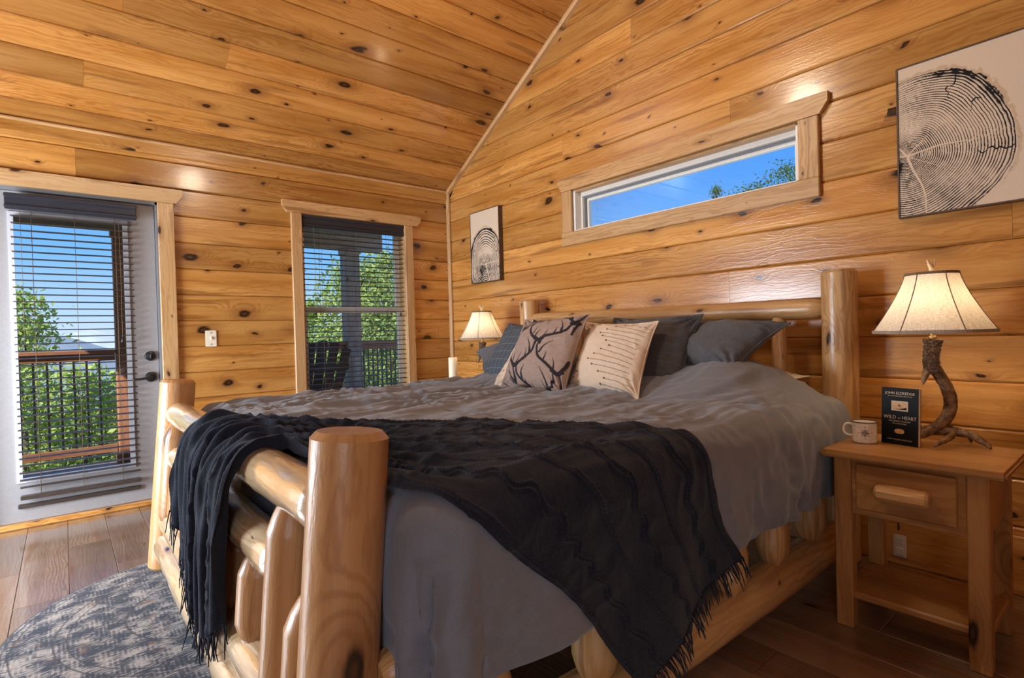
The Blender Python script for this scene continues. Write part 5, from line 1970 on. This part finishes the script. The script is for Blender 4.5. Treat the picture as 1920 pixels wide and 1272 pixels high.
def railing(label, xa, xb, y, mat, spacing=0.094, bal0=0.0):
    r = empty('deck_railing', ((xa + xb) / 2, y, -0.03), label, 'railing', 'deck railings')
    abox('top_rail', (xa, y - 0.062, 1.020), (xb, y + 0.062, 1.058), mat, r, 0.006, 'x')
    abox('upper_rail', (xa, y - 0.020, 0.955), (xb, y + 0.020, 1.020), mat, r, 0.004, 'x')
    abox('bottom_rail', (xa, y - 0.022, 0.075), (xb, y + 0.022, 0.150), mat, r, 0.004, 'x')
    n = int((xb - xa - 0.04) / spacing)
    me = None
    for k in range(n):
        x = xa + 0.05 + k * spacing + bal0
        o = abox('baluster', (x - 0.0085, y - 0.0085, 0.148), (x + 0.0085, y + 0.0085, 0.957), BLACK, r, 0.001, 'z')
    return r


railing('stained deck railing with black balusters seen through the door glass', -3.95, -2.555, RY, STAIN)
railing('stained deck railing between the two porch posts', -2.445, -0.26, RY, STAIN)
railing('deck railing right of the thick porch post', -0.07, 0.94, RY, STAIN, 0.062)

# adirondack chair, seen from behind through the window
CHW = pine('weathered_chair', (0.13, 0.085, 0.065), (0.085, 0.052, 0.038), knots=0.1, gloss=0.6, var=0.10)
ch = empty('adirondack_chair', (-1.02, 1.15, -0.03), 'dark brown adirondack chair on the deck outside the window', 'chair')
rotc = Matrix.Translation((-1.02, 1.15, -0.032)) @ Matrix.Rotation(0.10, 4, 'Z')
def cb(name, A, B, w_, t_, zd, par=ch):
    A, B = rotc @ Vector(A), rotc @ Vector(B)
    zd = rotc.to_3x3() @ Vector(zd)
    return board(name, A, B, w_, t_, zd, CHW, par, 0.004)
for k in range(5):
    d = k - 2
    top = 1.115 - 0.022 * d * d
    cb('back_slat', (d * 0.088, -0.10, 0.30), (d * 0.125 + 0.0, -0.36, top), 0.098, 0.018, (0, -1, -0.3))
cb('back_brace', (-0.31, -0.285, 0.845), (0.31, -0.285, 0.845), 0.07, 0.025, (0, -1, -0.3))
cb('back_brace', (-0.27, -0.13, 0.34), (0.27, -0.13, 0.34), 0.08, 0.025, (0, -1, -0.3))
for sgn in (-1, 1):
    cb('arm', (sgn * 0.33, -0.32, 0.60), (sgn * 0.33, 0.42, 0.62), 0.12, 0.022, (0, 0, 1))
    cb('leg', (sgn * 0.29, 0.36, 0.0), (sgn * 0.29, 0.36, 0.61), 0.10, 0.025, (1, 0, 0))
    cb('leg', (sgn * 0.26, 0.36, 0.40), (sgn * 0.26, -0.46, 0.03), 0.11, 0.025, (1, 0, 0))
for k in range(5):
    y = 0.34 - k * 0.10
    z = 0.415 - k * 0.042
    cb('seat_slat', (-0.28, y, z), (0.28, y, z), 0.088, 0.02, (0, 0.4, 1))

# foliage ------------------------------------------------------------
def leaf_mat(name, a, b):
    m = NT(name)
    g = m.n('NewGeometry')
    c = m.mix(g.outputs['Random Per Island'], a, b)
    d = m.n('BsdfDiffuse')
    m.l(c, d.inputs[0])
    t = m.n('BsdfTranslucent')
    m.l(m.mix(0.4, c, (0.35, 0.42, 0.05)), t.inputs[0])
    mx = m.n('MixShader')
    mx.inputs[0].default_value = 0.42
    m.l(d.outputs[0], mx.inputs[1])
    m.l(t.outputs[0], mx.inputs[2])
    m.l(mx.outputs[0], m.out.inputs[0])
    return m.m


LEAF = [leaf_mat('leaf_bright', (0.26, 0.38, 0.07), (0.48, 0.58, 0.18)), leaf_mat('leaf_mid', (0.17, 0.27, 0.07), (0.36, 0.45, 0.17)), leaf_mat('leaf_pine', (0.04, 0.085, 0.03), (0.10, 0.16, 0.055)), leaf_mat('leaf_yellow', (0.45, 0.34, 0.05), (0.62, 0.50, 0.10))]
BARK = plain('bark', (0.12, 0.09, 0.07), 0.9, nscale=30, amt=0.3, bump=0.5, stretch=(4, 4, 1))


def leaves(centers, per, spread, size, rng):
    c = np.repeat(centers, per, 0) + rng.normal(0, 1, (len(centers) * per, 3)) * np.repeat(spread, per, 0)
    n = len(c)
    a = rng.normal(0, 1, (n, 3))
    a /= np.linalg.norm(a, axis=1)[:, None]
    b = np.cross(a, rng.normal(0, 1, (n, 3)))
    b /= np.linalg.norm(b, axis=1)[:, None]
    s = size * rng.uniform(0.6, 1.3, (n, 1))
    V = np.stack([c - a * s, c + b * s * 0.45, c + a * s, c - b * s * 0.45], 1).reshape(-1, 3)
    F = np.arange(4 * n).reshape(-1, 4).tolist()
    return V, F


def tree(name, label, x, y, z0, z1, rad, mat, seed, nb=60, per=60, size=0.07, group='trees beyond the deck', shape='round', crown0=0.25, spr=0.30):
    rng = np.random.default_rng(seed)
    t = empty(name, (x, y, z0), label, 'tree', group)
    H = z1 - z0
    tube('trunk', catmull([(x, y, z0), (x + 0.1, y, z0 + H * 0.5), (x, y + 0.05, z1 - H * 0.06)], 6), np.linspace(0.05 + 0.012 * H, 0.012, 13), BARK, t, 8)
    hh = rng.uniform(crown0, 1.0, nb) ** 0.9
    if shape == 'cone':
        rr = rad * (1.03 - hh) / (1 - crown0)
    else:
        rr = rad * np.sqrt(np.clip(1 - ((hh - (crown0 + 1) / 2) / ((1 - crown0) / 2 + 0.02)) ** 2, 0.02, 1))
    an = rng.uniform(0, 2 * np.pi, nb)
    q = np.sqrt(rng.uniform(0.15, 1, nb))
    cen = np.stack([x + rr * q * np.cos(an), y + rr * q * np.sin(an), z0 + hh * H], 1)
    sp = np.stack([spr * rr + 0.05, spr * rr + 0.05, spr / 3 * rr + 0.05 + spr * 0.1 + 0 * rr], 1)
    V, F = leaves(cen, per, sp, size, rng)
    fo = build('foliage', V, F, mat, t)
    fo['kind'] = 'stuff'
    mbb = MB()
    for k in range(0, nb, 6):
        p0 = np.array([x, y, z0 + hh[k] * H * 0.9])
        Vb, Fb = tube_geo([p0, (p0 + cen[k]) / 2 + np.array([0, 0, 0.05]), cen[k]], [0.03, 0.02, 0.008], 5)
        mbb.add(Vb, Fb)
    mbb.build('branches', BARK, t, True)
    return t


tree('deciduous_tree', 'slender leafy tree at the left of the door glass', -3.62, 9.0, -5.0, 2.12, 0.62, LEAF[0], 1, 90, 60, 0.06, crown0=0.35)
tree('deciduous_tree', 'tall leafy tree left of the thick porch post', 2.50, 8.0, -5.0, 2.85, 1.15, LEAF[1], 2, 120, 80, 0.060, crown0=0.30)
tree('deciduous_tree', 'tallest leafy tree right of the thick porch post', 4.00, 9.2, -5.0, 3.42, 1.05, LEAF[1], 3, 130, 80, 0.060, crown0=0.30)
tree('deciduous_tree', 'lower leafy tree behind the adirondack chair', 1.30, 8.5, -5.0, 1.95, 1.0, LEAF[0], 4, 110, 70, 0.060, crown0=0.30)
tree('yellow_tree', 'small yellowing tree behind the right end of the railing', 4.75, 12.0, -5.0, 1.72, 0.85, LEAF[3], 5, 50, 60, 0.07, crown0=0.5)
tree('pine_tree', 'dark pine whose tip shows at the right of the transom window', 7.2, -1.15, -3.0, 3.78, 2.5, LEAF[2], 6, 520, 90, 0.026, None, 'round', 0.45, 0.05)
tree('pine_tree', 'dark pine sprig showing low in the middle of the transom window', 6.9, 1.05, -3.0, 3.80, 0.35, LEAF[2], 7, 60, 120, 0.022, None, 'cone', 0.2, 0.12)
k = 8
for (x, y, z1, rad, mt, lb) in ((-5.6, 10.0, 1.2, 1.6, 1, 'broad green tree crown left of the slender tree by the door'), (-4.3, 12.5, 0.85, 1.5, 0, 'bright green crown behind the slender tree by the door'),
                                (-2.7, 11.0, 0.50, 1.4, 0, 'bright green crown behind the balusters in the middle of the door glass'), (-1.2, 12.5, 0.45, 1.5, 1, 'darker green crown behind the balusters at the right of the door glass'),
                                (0.2, 11.0, 0.6, 1.4, 0, 'bright green crown low behind the back of the adirondack chair'), (3.0, 12.5, 1.5, 1.6, 1, 'green crown behind the thick grey porch post'),
                                (6.2, 12.0, 1.9, 1.8, 1, 'wide green crown right of the yellowing tree'), (7.6, 9.5, 2.4, 1.6, 0, 'bright green crown at the far right edge of the window view')):
    tree('deciduous_tree', lb, x, y, -6.0, z1, rad, LEAF[mt], k, 90, 60, 0.085, 'tree crowns below the deck', crown0=0.30)
    k += 1

# wooded slope: uncountable undergrowth on a falling ground
def ground_z(x, y):
    return -2.6 - 0.16 * y + 0.6 * vn(x * 0.2, y * 0.2, 77)


gx, gy = np.meshgrid(np.linspace(-60, 90, 60), np.linspace(2.6, 120, 60), indexing='ij')
gz = -2.6 - 0.13 * np.minimum(gy, 60) + 0.6 * vn(gx * 0.2, gy * 0.2, 77)
GRND = plain('forest_floor', (0.05, 0.075, 0.025), 0.95, nscale=3, amt=0.4)
g_ = build('ground', np.stack([gx, gy, gz], -1).reshape(-1, 3), grid_faces(60, 60), GRND, None, None, True)
tag(g_, kind='structure')
rng = np.random.default_rng(40)
cx_ = rng.uniform(-16, 26, 900)
cy_ = rng.uniform(3.6, 40, 900)
cz_ = -2.5 - 0.13 * cy_ + rng.uniform(0.2, 1.9, 900) + 0.030 * cy_ * rng.uniform(0.3, 1.8, 900)
V, F = leaves(np.stack([cx_, cy_, cz_], 1), 70, np.stack([0.55 + 0.02 * cy_, 0.55 + 0.02 * cy_, 0.40 + 0.01 * cy_], 1), 0.10, rng)
uo = build('undergrowth', V, F, LEAF[0])
tag(uo, 'bright green undergrowth covering the slope below the deck', 'foliage', None, 'stuff')

# hazy mountain ridges
def ridge(label, dist, az0, az1, prof, col, base):
    n = 90
    az = np.linspace(az0, az1, n)
    el = np.interp(az, [q[0] for q in prof], [q[1] for q in prof]) + 0.10 * fbm(az * 1.3, az * 0 + dist, 91, 3)
    V = []
    for a, e_ in zip(az, el):
        X, Y = math.sin(math.radians(a)) * dist, math.cos(math.radians(a)) * dist
        zt = CAM.z + dist * math.tan(math.radians(e_))
        V += [(CAM.x + X, CAM.y + Y, zt), (CAM.x + X * 0.8, CAM.y + Y * 0.8, base), (CAM.x + X * 1.25, CAM.y + Y * 1.25, base)]
    F = []
    for i in range(n - 1):
        a, b = 3 * i, 3 * (i + 1)
        F += [(a, b, b + 1, a + 1), (b, a, a + 2, b + 2)]
    o = build('mountain_ridge', V, F, plain('ridge_' + label[:4], col, 1.0, nscale=0.02, amt=0.12, bump=0.0), None, None, True)
    tag(o, label, 'mountain', 'hazy mountains')


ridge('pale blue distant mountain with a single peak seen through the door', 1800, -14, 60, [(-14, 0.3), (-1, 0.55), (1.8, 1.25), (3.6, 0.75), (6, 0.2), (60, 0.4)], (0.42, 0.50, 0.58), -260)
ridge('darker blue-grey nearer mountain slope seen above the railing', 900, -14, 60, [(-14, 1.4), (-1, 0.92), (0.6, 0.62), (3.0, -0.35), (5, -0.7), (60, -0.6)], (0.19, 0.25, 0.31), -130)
